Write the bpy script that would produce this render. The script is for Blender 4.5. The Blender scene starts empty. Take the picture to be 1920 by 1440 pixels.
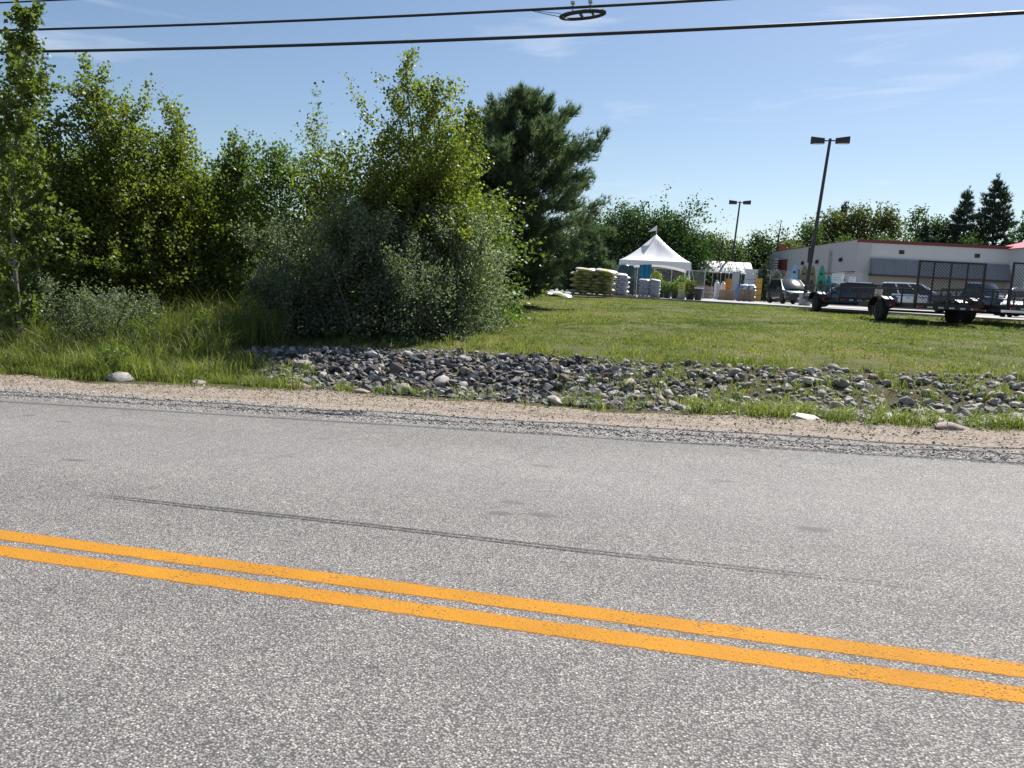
import bpy, math, random
import numpy as np
from mathutils import Vector, Matrix

scene = bpy.context.scene
col = scene.collection
R = math.radians
random.seed(7)
rng = np.random.default_rng(7)

# ------------------------------------------------------------------ camera
EYE = 1.35
psi, pit, rol = R(16.5), math.atan(185 / 1440), math.atan(.05)
Fv = Vector((-math.sin(psi) * math.cos(pit), math.cos(psi) * math.cos(pit), -math.sin(pit)))
R0 = Vector((math.cos(psi), math.sin(psi), 0))
U0 = R0.cross(Fv)
Uv = U0 * math.cos(rol) - R0 * math.sin(rol)
Rv = R0 * math.cos(rol) + U0 * math.sin(rol)
cd = bpy.data.cameras.new('camera')
cam = bpy.data.objects.new('camera', cd)
col.objects.link(cam)
M = Matrix((Rv, Uv, -Fv)).transposed().to_4x4()
M.translation = (0, 0, EYE)
cam.matrix_world = M
cd.sensor_width = 36
cd.lens = 27
cd.clip_start = .05
cd.clip_end = 3000
scene.camera = cam

# ------------------------------------------------------------------ sky, sun, exposure
SUN_EL, SUN_AZ = R(50), R(19.7)           # azimuth clockwise from +Y
w = bpy.data.worlds.new('World')
scene.world = w
w.use_nodes = True
nt = w.node_tree
nt.nodes.clear()
sky = nt.nodes.new('ShaderNodeTexSky')
sky.sky_type = 'NISHITA'
sky.sun_disc = False
sky.sun_elevation = SUN_EL
sky.sun_rotation = SUN_AZ
sky.air_density = 1.0
sky.dust_density = .55
sky.ozone_density = 2.3
sky.altitude = 50
tc = nt.nodes.new('ShaderNodeTexCoord')
mp = nt.nodes.new('ShaderNodeMapping')
mp.inputs['Scale'].default_value = (1.7, 1.7, 11)
mp.inputs['Location'].default_value = (.9, .55, 1.35)
mp.inputs['Rotation'].default_value = (0, R(4), 0)
nz = nt.nodes.new('ShaderNodeTexNoise')
nz.inputs['Scale'].default_value = 2.2
nz.inputs['Detail'].default_value = 7
nz.inputs['Roughness'].default_value = .55
nz.inputs['Distortion'].default_value = .5
cr = nt.nodes.new('ShaderNodeValToRGB')
cr.color_ramp.elements[0].position = .575
cr.color_ramp.elements[0].color = (0, 0, 0, 1)
cr.color_ramp.elements[1].position = .80
cr.color_ramp.elements[1].color = (.40, .40, .40, 1)
mx = nt.nodes.new('ShaderNodeMixRGB')
mx.inputs[2].default_value = (9.5, 9.8, 10.2, 1)
bg = nt.nodes.new('ShaderNodeBackground')
bg.inputs['Strength'].default_value = .064
wo = nt.nodes.new('ShaderNodeOutputWorld')
L = nt.links.new
L(tc.outputs['Generated'], mp.inputs['Vector'])
L(mp.outputs[0], nz.inputs['Vector'])
L(nz.outputs['Fac'], cr.inputs[0])
L(cr.outputs[0], mx.inputs[0])
L(sky.outputs[0], mx.inputs[1])
L(mx.outputs[0], bg.inputs['Color'])
L(bg.outputs[0], wo.inputs['Surface'])

sl = bpy.data.lights.new('sun', 'SUN')
sl.energy = 5.0
sl.angle = R(.53)
sl.color = (1, .955, .89)
so = bpy.data.objects.new('sun', sl)
col.objects.link(so)
sd = Vector((math.sin(SUN_AZ) * math.cos(SUN_EL), math.cos(SUN_AZ) * math.cos(SUN_EL), math.sin(SUN_EL)))
so.rotation_euler = sd.to_track_quat('Z', 'Y').to_euler()
so.location = (0, 0, 60)

vs = scene.view_settings
vs.view_transform = 'Standard'
vs.look = 'None'
vs.exposure = .83
vs.gamma = 1
vs.use_curve_mapping = False
scene.cycles.max_bounces = 6
scene.cycles.diffuse_bounces = 4
scene.cycles.glossy_bounces = 2
scene.cycles.transmission_bounces = 3
scene.cycles.transparent_max_bounces = 12
scene.cycles.caustics_reflective = False
scene.cycles.caustics_refractive = False

# ------------------------------------------------------------------ terrain function
SL = .0387
LOT = 1.0
XL = [-60, -30, -6, .5, 2.5, 7, 20, 60]
YLT = [50, 46, 38, 33.5, 31, 26.5, 20, 16]


def sm(t):
    t = np.clip(t, 0, 1)
    return t * t * (3 - 2 * t)


def ylot(x):
    return np.interp(x, XL, YLT)


def gh(x, y):
    x = np.asarray(x, float)
    y = np.asarray(y, float)
    b = SL * np.clip(x, -60, 40)
    z1 = b - .03 * np.clip((y - 7.2) / 2.1, 0, 1) - .10 * sm((y - 9.3) / 1.0)
    z1 = z1 + .43 * sm((y - 10.3) / 2.4)
    t = np.clip((y - 12.7) / (ylot(x) - 12.7), 0, 1)
    e = t * (1.55 - .55 * t)
    return np.where(y < 12.7, z1, (b + .3) * (1 - e) + LOT * e)


def G(x, y):
    return float(gh(x, y))


# ------------------------------------------------------------------ material helpers
MATS = {}


class NB:
    def __init__(s, name):
        s.m = bpy.data.materials.new(name)
        s.m.use_nodes = True
        s.t = s.m.node_tree
        s.t.nodes.clear()
        s.out = s.t.nodes.new('ShaderNodeOutputMaterial')

    def n(s, typ, **kw):
        nd = s.t.nodes.new('ShaderNode' + typ)
        for k, v in kw.items():
            if k.startswith('_'):
                setattr(nd, k[1:], v)
            else:
                key = int(k[1:]) if k[0] == 'i' and k[1:].isdigit() else k.replace('__', ' ')
                inp = nd.inputs[key]
                if hasattr(v, 'is_output'):
                    s.t.links.new(v, inp)
                else:
                    inp.default_value = v
        return nd

    def l(s, a, b):
        s.t.links.new(a, b)

    def noise(s, vec, scale, detail=4, rough=.55, dist=0):
        return s.n('TexNoise', Vector=vec, Scale=scale, Detail=detail, Roughness=rough, Distortion=dist).outputs['Fac']

    def ramp(s, fac, stops):
        nd = s.n('ValToRGB', Fac=fac)
        el = nd.color_ramp.elements
        while len(el) < len(stops):
            el.new(.5)
        for e, (p, c) in zip(el, stops):
            e.position = p
            e.color = (*c, 1) if len(c) == 3 else c
        return nd.outputs['Color']

    def mix(s, f, a, b, mode='MIX'):
        return s.n('MixRGB', _blend_type=mode, i0=f, i1=a, i2=b).outputs[0]

    def math(s, op, a, b=0., c=0.):
        return s.n('Math', _operation=op, i0=a, i1=b, i2=c).outputs[0]

    def smooth(s, v, a, b):
        return s.n('MapRange', _interpolation_type='SMOOTHSTEP', Value=v, i1=a, i2=b, i3=0., i4=1.).outputs[0]


def g3(v):
    return (v, v, v, 1)


def c4(c):
    return (*c, 1) if len(c) == 3 else c


def simple(name, color, rough=.6, metal=0., var=.12, scale=6., bump=0., spec=.5, coat=0.):
    """plain painted / moulded surface with slight mottling and dirt"""
    if name in MATS:
        return MATS[name]
    b = NB(name)
    co = b.n('TexCoord').outputs['Object']
    f = b.noise(co, scale, 5, .6)
    c = b.mix(f, c4([max(0, v * (1 - var)) for v in color[:3]]), c4([min(1, v * (1 + var)) for v in color[:3]]))
    p = b.n('BsdfPrincipled', Base__Color=c, Metallic=metal)
    r = b.n('MapRange', Value=f, i3=max(0, rough - .08), i4=min(1, rough + .08)).outputs[0]
    b.l(r, p.inputs['Roughness'])
    p.inputs['Specular IOR Level'].default_value = spec
    p.inputs['Coat Weight'].default_value = coat
    if bump:
        bp = b.n('Bump', Strength=bump, Distance=.02, Height=b.noise(co, scale * 6, 5))
        b.l(bp.outputs[0], p.inputs['Normal'])
    b.l(p.outputs[0], b.out.inputs[0])
    MATS[name] = b.m
    return b.m


def leaf_mat(name, cols, trans=.4, rough=.5, spec=.4, tcol=None):
    """cols: list of (pos, colour) over the per-leaf tint"""
    b = NB(name)
    a = b.n('Attribute', _attribute_name='tint').outputs['Fac']
    c = b.ramp(a, cols)
    p = b.n('BsdfPrincipled', Base__Color=c, Roughness=rough)
    p.inputs['Specular IOR Level'].default_value = spec
    t = b.n('BsdfTranslucent', Color=b.mix(1., c, c4(tcol or (1.3, 1.5, .55)), 'MULTIPLY'))
    mxs = b.n('MixShader', i0=trans, i1=p.outputs[0], i2=t.outputs[0])
    b.l(mxs.outputs[0], b.out.inputs[0])
    MATS[name] = b.m
    return b.m


# ------------------------------------------------------------------ mesh helpers
def tag(o, label=None, cat=None, group=None, kind=None):
    if label:
        o['label'] = label
    if cat:
        o['category'] = cat
    if group:
        o['group'] = group
    if kind:
        o['kind'] = kind
    return o


def link(name, me, parent=None):
    o = bpy.data.objects.new(name, me)
    col.objects.link(o)
    if parent is not None:
        o.parent = parent
    return o


def empty(name, loc, rz=0., label=None, cat=None, group=None):
    o = bpy.data.objects.new(name, None)
    col.objects.link(o)
    o.location = loc
    o.rotation_euler = (0, 0, rz)
    o.empty_display_size = .3
    return tag(o, label, cat, group)


def np_mesh(name, V, tint, mat):
    """V: (N,k,3) polygons of k own corners each"""
    V = np.asarray(V, np.float32)
    n, k, _ = V.shape
    me = bpy.data.meshes.new(name)
    me.vertices.add(n * k)
    me.vertices.foreach_set('co', V.reshape(-1))
    me.loops.add(n * k)
    me.loops.foreach_set('vertex_index', np.arange(n * k, dtype=np.int32))
    me.polygons.add(n)
    me.polygons.foreach_set('loop_start', np.arange(0, n * k, k, dtype=np.int32))
    me.polygons.foreach_set('loop_total', np.full(n, k, np.int32))
    if tint is not None:
        at = me.attributes.new('tint', 'FLOAT', 'FACE')
        at.data.foreach_set('value', np.asarray(tint, np.float32))
    me.materials.append(mat)
    me.update(calc_edges=True)
    return me


class MB:
    """collects simple solids, builds ONE mesh object"""

    def __init__(s):
        s.v = []
        s.f = []

    def add(s, vs_, fs):
        o = len(s.v)
        s.v += [tuple(p) for p in vs_]
        s.f += [tuple(i + o for i in q) for q in fs]
        return s

    def box(s, x0, x1, y0, y1, z0, z1):
        vs_ = [(x, y, z) for z in (z0, z1) for y in (y0, y1) for x in (x0, x1)]
        return s.add(vs_, [(0, 2, 3, 1), (4, 5, 7, 6), (0, 1, 5, 4), (2, 6, 7, 3), (0, 4, 6, 2), (1, 3, 7, 5)])

    def hexa(s, b, t):
        """b, t: 4 corners counterclockwise each"""
        return s.add(list(b) + list(t), [(3, 2, 1, 0), (4, 5, 6, 7), (0, 1, 5, 4), (1, 2, 6, 5), (2, 3, 7, 6), (3, 0, 4, 7)])

    def bar(s, a, b, r, n=4, r2=None, caps=True):
        a, b = Vector(a), Vector(b)
        d = (b - a)
        if d.length < 1e-6:
            return s
        q = d.to_track_quat('Z', 'X')
        r2 = r if r2 is None else r2
        vs_ = []
        for p, rr in ((a, r), (b, r2)):
            for i in range(n):
                an = math.pi * 2 * (i + .5) / n
                vs_.append(p + q @ Vector((math.cos(an) * rr, math.sin(an) * rr, 0)))
        fs = [(i, (i + 1) % n, n + (i + 1) % n, n + i) for i in range(n)]
        if caps:
            fs += [tuple(range(n))[::-1], tuple(range(n, 2 * n))]
        return s.add(vs_, fs)

    def path(s, pts, rad, n=6):
        """tapered tube through pts"""
        pts = [Vector(p) for p in pts]
        if not hasattr(rad, '__len__'):
            rad = [rad] * len(pts)
        o = len(s.v)
        for i, p in enumerate(pts):
            d = pts[min(i + 1, len(pts) - 1)] - pts[max(i - 1, 0)]
            q = d.to_track_quat('Z', 'X')
            for k in range(n):
                an = math.pi * 2 * k / n
                s.v.append(tuple(p + q @ Vector((math.cos(an) * rad[i], math.sin(an) * rad[i], 0))))
        for i in range(len(pts) - 1):
            for k in range(n):
                a = o + i * n + k
                b = o + i * n + (k + 1) % n
                s.f.append((a, b, b + n, a + n))
        s.f.append(tuple(range(o, o + n))[::-1])
        e = o + (len(pts) - 1) * n
        s.f.append(tuple(range(e, e + n)))
        return s

    def lathe(s, prof, n=16, c=(0, 0, 0), axis='Z'):
        o = len(s.v)
        for r_, z in prof:
            for k in range(n):
                an = math.pi * 2 * k / n
                a, b = math.cos(an) * r_, math.sin(an) * r_
                p = (a, b, z) if axis == 'Z' else ((a, z, b) if axis == 'Y' else (z, a, b))
                s.v.append((p[0] + c[0], p[1] + c[1], p[2] + c[2]))
        m = len(prof)
        for i in range(m - 1):
            for k in range(n):
                a = o + i * n + k
                b = o + i * n + (k + 1) % n
                s.f.append((a, b, b + n, a + n))
        s.f.append(tuple(range(o, o + n))[::-1])
        s.f.append(tuple(range(o + (m - 1) * n, o + m * n)))
        return s

    def mesh(s, name, mat, smooth=False, ang=.6):
        me = bpy.data.meshes.new(name)
        me.from_pydata(s.v, [], s.f)
        me.materials.append(mat)
        if smooth:
            me.polygons.foreach_set('use_smooth', [True] * len(me.polygons))
            me.set_sharp_from_angle(angle=ang)
        me.update()
        return me

    def build(s, name, mat, parent=None, smooth=False, ang=.6):
        return link(name, s.mesh(name, mat, smooth, ang), parent)


def copy_tree(o, parent=None):
    c = o.copy()
    col.objects.link(c)
    c.parent = parent
    for ch in list(o.children):
        copy_tree(ch, c)
    return c


# ================================================================== SETTING
# ---- ground material (lawn, dirt, ditch soil); masks follow the place in metres
def ground_material():
    b = NB('lawn_soil')
    co = b.n('NewGeometry').outputs['Position']
    sx = b.n('SeparateXYZ', i0=co)
    X, Y = sx.outputs[0], sx.outputs[1]
    big = b.noise(co, .35, 4, .6)
    mid = b.noise(co, 1.6, 5, .65)
    fine = b.noise(co, 28, 6, .7)
    grass = b.ramp(mid, [(.25, (.100, .108, .038)), (.5, (.150, .155, .055)), (.75, (.215, .195, .085))])
    grass = b.mix(b.smooth(big, .35, .7), grass, (.150, .148, .058, 1))
    grass = b.mix(b.math('MULTIPLY', fine, .6), grass, (.04, .052, .013, 1))
    soil = b.ramp(fine, [(.25, (.055, .046, .030)), (.55, (.115, .095, .062)), (.8, (.21, .175, .125))])
    soil = b.mix(b.smooth(b.noise(co, 3.5, 5, .65), .42, .62), soil, (.075, .085, .028, 1))
    # bare patches: along the top of the stones and under the bushes
    yy = b.math('ADD', Y, b.math('MULTIPLY_ADD', big, 3., -1.5))
    band = b.math('SUBTRACT', 1., b.smooth(yy, 12.6, 15.2))
    patch = b.math('MULTIPLY', band, b.smooth(mid, .40, .58))
    bare2 = b.math('MULTIPLY', b.smooth(b.noise(co, .8, 5, .65), .56, .68), .85)
    m = b.math('MAXIMUM', patch, bare2)
    ditch = b.math('SUBTRACT', 1., b.smooth(Y, 12.2, 12.9))
    m = b.math('MAXIMUM', m, ditch)
    c = b.mix(m, grass, soil)
    p = b.n('BsdfPrincipled', Base__Color=c, Roughness=.95)
    p.inputs['Specular IOR Level'].default_value = .1
    bp = b.n('Bump', Strength=.7, Distance=.05, Height=b.math('ADD', fine, mid))
    b.l(bp.outputs[0], p.inputs['Normal'])
    b.l(p.outputs[0], b.out.inputs[0])
    return b.m


def grid(name, xs, ys, zf, mat, parent=None, smooth=True):
    X, Y = np.meshgrid(xs, ys)
    Z = zf(X, Y)
    nx, ny = len(xs), len(ys)
    V = np.stack([X, Y, Z], -1).reshape(-1, 3)
    i = np.arange((ny - 1) * (nx - 1))
    r_, c_ = i // (nx - 1), i % (nx - 1)
    a = r_ * nx + c_
    F_ = np.stack([a, a + 1, a + nx + 1, a + nx], -1)
    me = bpy.data.meshes.new(name)
    me.vertices.add(len(V))
    me.vertices.foreach_set('co', V.astype(np.float32).reshape(-1))
    me.loops.add(F_.size)
    me.loops.foreach_set('vertex_index', F_.astype(np.int32).reshape(-1))
    me.polygons.add(len(F_))
    me.polygons.foreach_set('loop_start', np.arange(0, F_.size, 4, dtype=np.int32))
    me.polygons.foreach_set('loop_total', np.full(len(F_), 4, np.int32))
    me.polygons.foreach_set('use_smooth', np.full(len(F_), smooth))
    me.materials.append(mat)
    me.update(calc_edges=True)
    return link(name, me, parent)


def wob(x, y, a=1.):
    return a * (np.sin(x * 1.7 + 1.3 * np.sin(y * .9)) * .4 + np.sin(x * 4.1 + y * 3.3) * .3 + np.sin(y * 2.6 - x * 1.1) * .3)


def ground_z(X, Y):
    rough = .02 * sm((Y - 7.6) / 1.5) * (1 - sm((Y - (ylot(X) - 1.5)) / 1.4))
    return gh(X, Y) + rough * wob(X, Y) - .012 * (Y > 7.0) * (Y < 7.5) - .06 * sm((Y - ylot(X) - .2) / .5) - .03 * (Y < 7.0) - .06 * sm((Y - 6.9) / .2) * (1 - sm((Y - 8.9) / .35))


xs = np.concatenate([[-900, -400, -200, -120, -80, -60, -45, -35], np.arange(-28, 22, .2), [23, 25, 28, 32, 40, 60, 90, 150, 300, 900]])
ys = np.concatenate([[-300, -100, -40, -15, -6, -2, 1, 4, 6.4], np.arange(6.8, 40, .2), [41, 43, 46, 50, 56, 65, 80, 110, 160, 250, 500, 1500]])
ground = grid('ground', xs, ys, ground_z, ground_material())
tag(ground, 'rough grassy ground with bare soil rising to the car park', kind='structure')


# ---- road
def road_material():
    b = NB('worn_asphalt')
    co = b.n('NewGeometry').outputs['Position']
    sx = b.n('SeparateXYZ', i0=co)
    X, Y = sx.outputs[0], sx.outputs[1]
    v1 = b.n('TexVoronoi', Vector=co, Scale=120.)
    v2 = b.n('TexVoronoi', Vector=co, Scale=150.)
    st = b.n('SeparateColor', i0=v1.outputs['Color']).outputs[0]
    s2 = b.n('SeparateColor', i0=v2.outputs['Color']).outputs[1]
    stone = b.ramp(st, [(.0, (.09, .088, .087)), (.35, (.175, .172, .168)), (.7, (.265, .26, .252)), (.93, (.40, .39, .37)), (1., (.56, .54, .51))])
    stone = b.mix(b.math('MULTIPLY', s2, .5), stone, (.205, .20, .196, 1))
    tar = b.smooth(v1.outputs['Distance'], .0, .85)
    c = b.mix(b.math('MULTIPLY', b.smooth(v1.outputs['Distance'], .36, .72), .9), stone, (.058, .057, .057, 1))
    big = b.noise(b.n('Mapping', Vector=co, Scale=(.35, 1.5, 1)).outputs[0], .8, 4, .6)
    mid = b.noise(co, 3.2, 5, .65)
    c = b.mix(1., c, b.ramp(big, [(.3, (.92, .905, .885)), (.7, (1.16, 1.13, 1.10))]), 'MULTIPLY')
    c = b.mix(1., c, b.ramp(mid, [(.3, (.92, .92, .93)), (.7, (1.10, 1.075, 1.08))]), 'MULTIPLY')
    # polished wheel paths run lighter
    wp = b.smooth(b.math('ABSOLUTE', b.math('SUBTRACT', Y, 5.4)), 1.6, .2)
    c = b.mix(b.math('MULTIPLY', wp, .12), c, (.36, .35, .35, 1))
    # dark oil drops and patch stains
    mpn = b.n('Mapping', Vector=co)
    mpn.inputs['Scale'].default_value = (1.6, 3.2, 1)
    sp = b.n('TexVoronoi', Vector=mpn.outputs[0], Scale=.55, _voronoi_dimensions='2D')
    spr = b.n('SeparateColor', i0=sp.outputs['Color']).outputs[2]
    oil = b.math('MULTIPLY', b.math('SUBTRACT', 1., b.smooth(b.math('ADD', sp.outputs['Distance'], b.math('MULTIPLY_ADD', mid, .12, -.06)), .05, .10)), .75)
    oil = b.math('MULTIPLY', b.math('MULTIPLY', oil, b.smooth(spr, .66, .9)), b.smooth(Y, 3.6, 4.4))
    c = b.mix(oil, c, (.085, .085, .085, 1))
    # hairline cracks
    cv = b.n('TexVoronoi', Vector=b.n('VectorMath', _operation='ADD', i0=co, i1=b.n('VectorMath', _operation='SCALE', i0=b.n('TexNoise', Vector=co, Scale=1.3, Detail=5.).outputs['Color'], Scale=.9).outputs[0]).outputs[0], Scale=.22, _feature='DISTANCE_TO_EDGE')
    crk = b.math('MULTIPLY', b.math('SUBTRACT', 1., b.smooth(cv.outputs['Distance'], .001, .0035)), b.smooth(Y, 4.5, 5.2))
    c = b.mix(b.math('MULTIPLY', crk, .3), c, (.06, .06, .06, 1))
    p = b.n('BsdfPrincipled', Base__Color=c, Roughness=.82)
    p.inputs['Specular IOR Level'].default_value = .35
    bp = b.n('Bump', Strength=.7, Distance=.006, Height=b.math('SUBTRACT', 1., v1.outputs['Distance']))
    b.l(bp.outputs[0], p.inputs['Normal'])
    b.l(p.outputs[0], b.out.inputs[0])
    return b.m


asph = road_material()
rx = np.concatenate([np.arange(-90, -20, 5), np.arange(-20, 14, .12), np.arange(15, 91, 5)])
edge = 7.22 + .05 * np.sin(rx * 1.1) + .035 * np.sin(rx * 3.7 + 1) + rng.normal(0, .022, len(rx))
mb = MB()
for i, x in enumerate(rx):
    z = SL * np.clip(x, -60, 40)
    e = edge[i]
    mb.v += [(x, -6, z + .004), (x, e - .12, z + .004), (x, e, z - .004), (x, e + .02, z - .07)]
for i in range(len(rx) - 1):
    for k in range(3):
        a = i * 4 + k
        mb.f.append((a, a + 4, a + 5, a + 1))
road = mb.build('road', asph, smooth=True)
tag(road, 'worn grey two lane asphalt road with double yellow line', kind='structure')


def paint_material():
    b = NB('yellow_road_paint')
    co = b.n('NewGeometry').outputs['Position']
    v1 = b.n('TexVoronoi', Vector=co, Scale=85.)
    worn = b.noise(co, 5, 5, .7)
    grit = b.noise(co, 75, 3, .8)
    c = b.ramp(grit, [(.3, (.36, .157, .012)), (.55, (.44, .202, .018)), (.8, (.51, .26, .04))])
    sx = b.n('SeparateXYZ', i0=co)
    Y = sx.outputs[1]
    # paint flakes off between the stones and frays at both edges of each stripe
    lo = b.smooth(b.math('ABSOLUTE', b.math('SUBTRACT', Y, 2.90)), .050, .076)
    hi = b.smooth(b.math('ABSOLUTE', b.math('SUBTRACT', Y, 3.10)), .050, .076)
    ed = b.math('MINIMUM', lo, hi)
    k = b.math('ADD', b.math('ADD', b.math('MULTIPLY', grit, .75), b.math('MULTIPLY', worn, .32)), b.math('MULTIPLY', ed, .22))
    hole = b.smooth(k, .60, .65)
    c = b.mix(1., c, b.ramp(b.noise(co, 2.5, 5, .7), [(.3, (.82, .80, .80)), (.6, (1.04, 1.04, 1.04))]), 'MULTIPLY')
    hole = b.math('MULTIPLY', hole, .9)
    p = b.n('BsdfPrincipled', Base__Color=c, Roughness=.85)
    p.inputs['Specular IOR Level'].default_value = .2
    bp = b.n('Bump', Strength=.35, Distance=.005, Height=b.math('SUBTRACT', 1., v1.outputs['Distance']))
    b.l(bp.outputs[0], p.inputs['Normal'])
    tr = b.n('BsdfTransparent')
    ms = b.n('MixShader', i0=hole, i1=p.outputs[0], i2=tr.outputs[0])
    b.l(ms.outputs[0], b.out.inputs[0])
    return b.m


paint = paint_material()
for y0, y1 in ((2.825, 2.975), (3.025, 3.175)):
    mb = MB()
    for x in np.arange(-60, 41, 5.):
        z = SL * x + .0056
        mb.v += [(x, y0, z), (x, y1, z)]
    n = len(mb.v) // 2
    for i in range(n - 1):
        a = i * 2
        mb.f.append((a, a + 2, a + 3, a + 1))
    mb.build('center_line', paint, road)


def skid_material():
    b = NB('tyre_rubber_mark')
    co = b.n('NewGeometry').outputs['Position']
    sx = b.n('SeparateXYZ', i0=co)
    g1 = b.noise(co, 60, 4, .75)
    fade = b.math('SUBTRACT', 1., b.smooth(sx.outputs[0], -1.2, .95))
    k = b.math('MULTIPLY', b.math('MULTIPLY_ADD', fade, .5, .42), b.smooth(g1, .28, .62))
    p = b.n('BsdfPrincipled', Base__Color=(.045, .045, .047, 1), Roughness=.8)
    tr = b.n('BsdfTransparent')
    ms = b.n('MixShader', i0=k, i1=tr.outputs[0], i2=p.outputs[0])
    b.l(ms.outputs[0], b.out.inputs[0])
    return b.m


skm = skid_material()
for o0, wd in ((0, .022), (.042, .018)):
    mb = MB()
    for x in np.arange(-4.05, 1.0, .15):
        y = 3.905 - .012 * (x + 4) + o0 + .008 * math.sin(x * 2.3)
        ww = wd * min(1, (x + 4.1) * 1.5) * (1 if x < .4 else .7)
        mb.v += [(x, y - ww / 2, SL * x + .0075), (x, y + ww / 2, SL * x + .0075)]
    n = len(mb.v) // 2
    for i in range(n - 1):
        mb.f.append((i * 2, i * 2 + 2, i * 2 + 3, i * 2 + 1))
    mb.build('tyre_mark', skm, road)


# ---- shoulder of sand and gravel
def shoulder_material():
    b = NB('sandy_gravel')
    co = b.n('NewGeometry').outputs['Position']
    sx = b.n('SeparateXYZ', i0=co)
    Y = sx.outputs[1]
    v = b.n('TexVoronoi', Vector=co, Scale=48.)
    st = b.n('SeparateColor', i0=v.outputs['Color']).outputs[0]
    mid = b.noise(co, 2.2, 5, .65)
    fine = b.noise(co, 90, 4, .7)
    sand = b.ramp(fine, [(.3, (.27, .222, .18)), (.55, (.40, .335, .28)), (.8, (.54, .475, .41))])
    straw = b.noise(b.n('Mapping', Vector=co, Rotation=(0, 0, .5), Scale=(90, 14, 1)).outputs[0], 1., 3, .6)
    sand = b.mix(b.math('MULTIPLY', b.smooth(straw, .56, .68), .55), sand, (.16, .13, .085, 1))
    grav = b.ramp(st, [(.1, (.16, .158, .153)), (.45, (.29, .28, .27)), (.75, (.41, .39, .365)), (1., (.56, .54, .51))])
    grav = b.mix(b.math('MULTIPLY', b.smooth(v.outputs['Distance'], .35, .8), .8), grav, (.085, .078, .07, 1))
    yy = b.math('ADD', Y, b.math('MULTIPLY_ADD', mid, .9, -.45))
    grit = b.noise(co, 34, 6, .8)
    sand = b.mix(1., sand, b.ramp(grit, [(.36, (.36, .35, .33)), (.5, (.92, .92, .92)), (.64, (1.4, 1.38, 1.36))]), 'MULTIPLY')
    f = b.math('MULTIPLY', b.smooth(b.math('ADD', yy, b.math('MULTIPLY_ADD', grit, .7, -.35)), 7.65, 8.15), .93)
    c = b.mix(f, grav, sand)
    rut = b.smooth(b.math('ABSOLUTE', b.math('SUBTRACT', yy, 8.35)), .10, .02)
    c = b.mix(b.math('MULTIPLY', b.math('MULTIPLY', rut, grit), .6), c, (.15, .115, .08, 1))
    g2 = b.math('MULTIPLY', b.smooth(yy, 8.95, 9.3), b.smooth(fine, .35, .6))
    c = b.mix(b.math('MULTIPLY', g2, .6), c, (.12, .11, .05, 1))
    p = b.n('BsdfPrincipled', Base__Color=c, Roughness=.95)
    p.inputs['Specular IOR Level'].default_value = .15
    h = b.math('ADD', b.math('SUBTRACT', 1., v.outputs['Distance']), fine)
    bp = b.n('Bump', Strength=.8, Distance=.02, Height=h)
    b.l(bp.outputs[0], p.inputs['Normal'])
    b.l(p.outputs[0], b.out.inputs[0])
    return b.m


sx_ = np.concatenate([np.arange(-90, -20, 5), np.arange(-20, 14, .15), np.arange(15, 91, 5)])
sy_ = np.concatenate([np.linspace(7.0, 9.7, 20)])
shm = shoulder_material()


def shoulder_z(X, Y):
    e = 9.2 + .22 * np.sin(X * .9) + .14 * np.sin(X * 2.3 + 1) + .06 * np.sin(X * 5.7)
    z = gh(X, Y) - .015 + .012 * wob(X * 1.8, Y * 2.2) + .022
    z = z - .03 * np.exp(-((Y - 8.35 - .05 * np.sin(X)) / .08) ** 2) * .7
    z = z + .02 * np.exp(-((Y - 8.55) / .12) ** 2)
    return z - .25 * sm((Y - e) / .35) - .05 * (Y < 7.1)


shoulder = grid('gravel_shoulder', sx_, sy_, shoulder_z, shm)
tag(shoulder, 'tan sandy gravel shoulder between the road and the stones', kind='structure')

# ---- car park
def lot_material():
    b = NB('pale_lot_asphalt')
    co = b.n('NewGeometry').outputs['Position']
    a = b.noise(co, .25, 5, .6)
    f = b.noise(co, 40, 4, .7)
    c = b.ramp(a, [(.3, (.24, .233, .228)), (.7, (.31, .30, .29))])
    c = b.mix(b.math('MULTIPLY', f, .35), c, (.42, .41, .39, 1))
    p = b.n('BsdfPrincipled', Base__Color=c, Roughness=.85)
    b.l(p.outputs[0], b.out.inputs[0])
    return b.m


lotm = lot_material()
mb = MB()
lx = np.arange(-60, 61, 1.)
for x in lx:
    y = float(ylot(x))
    mb.v += [(x, y, LOT - .12), (x, y, LOT + .004), (x, 175., LOT + .004)]
for i in range(len(lx) - 1):
    for k in range(2):
        a = i * 3 + k
        mb.f.append((a, a + 3, a + 4, a + 1))
lot = mb.build('car_park', lotm)
tag(lot, 'pale asphalt car park of the garden store', kind='structure')
mb = MB()
kx = np.arange(-14, 22, .5)
for x in kx:
    y = float(ylot(x))
    mb.v += [(x, y - .16, LOT - .10), (x, y - .15, LOT + .09), (x, y - .01, LOT + .09), (x, y, LOT - .1)]
for i in range(len(kx) - 1):
    for k in range(3):
        a = i * 4 + k
        mb.f.append((a, a + 4, a + 5, a + 1))
kerb = mb.build('kerb', simple('kerb_asphalt', (.36, .35, .33), .9, var=.2, scale=3, bump=.3))
tag(kerb, 'low pale kerb along the car park edge', kind='structure')

# ================================================================== STONES
import bmesh


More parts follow.
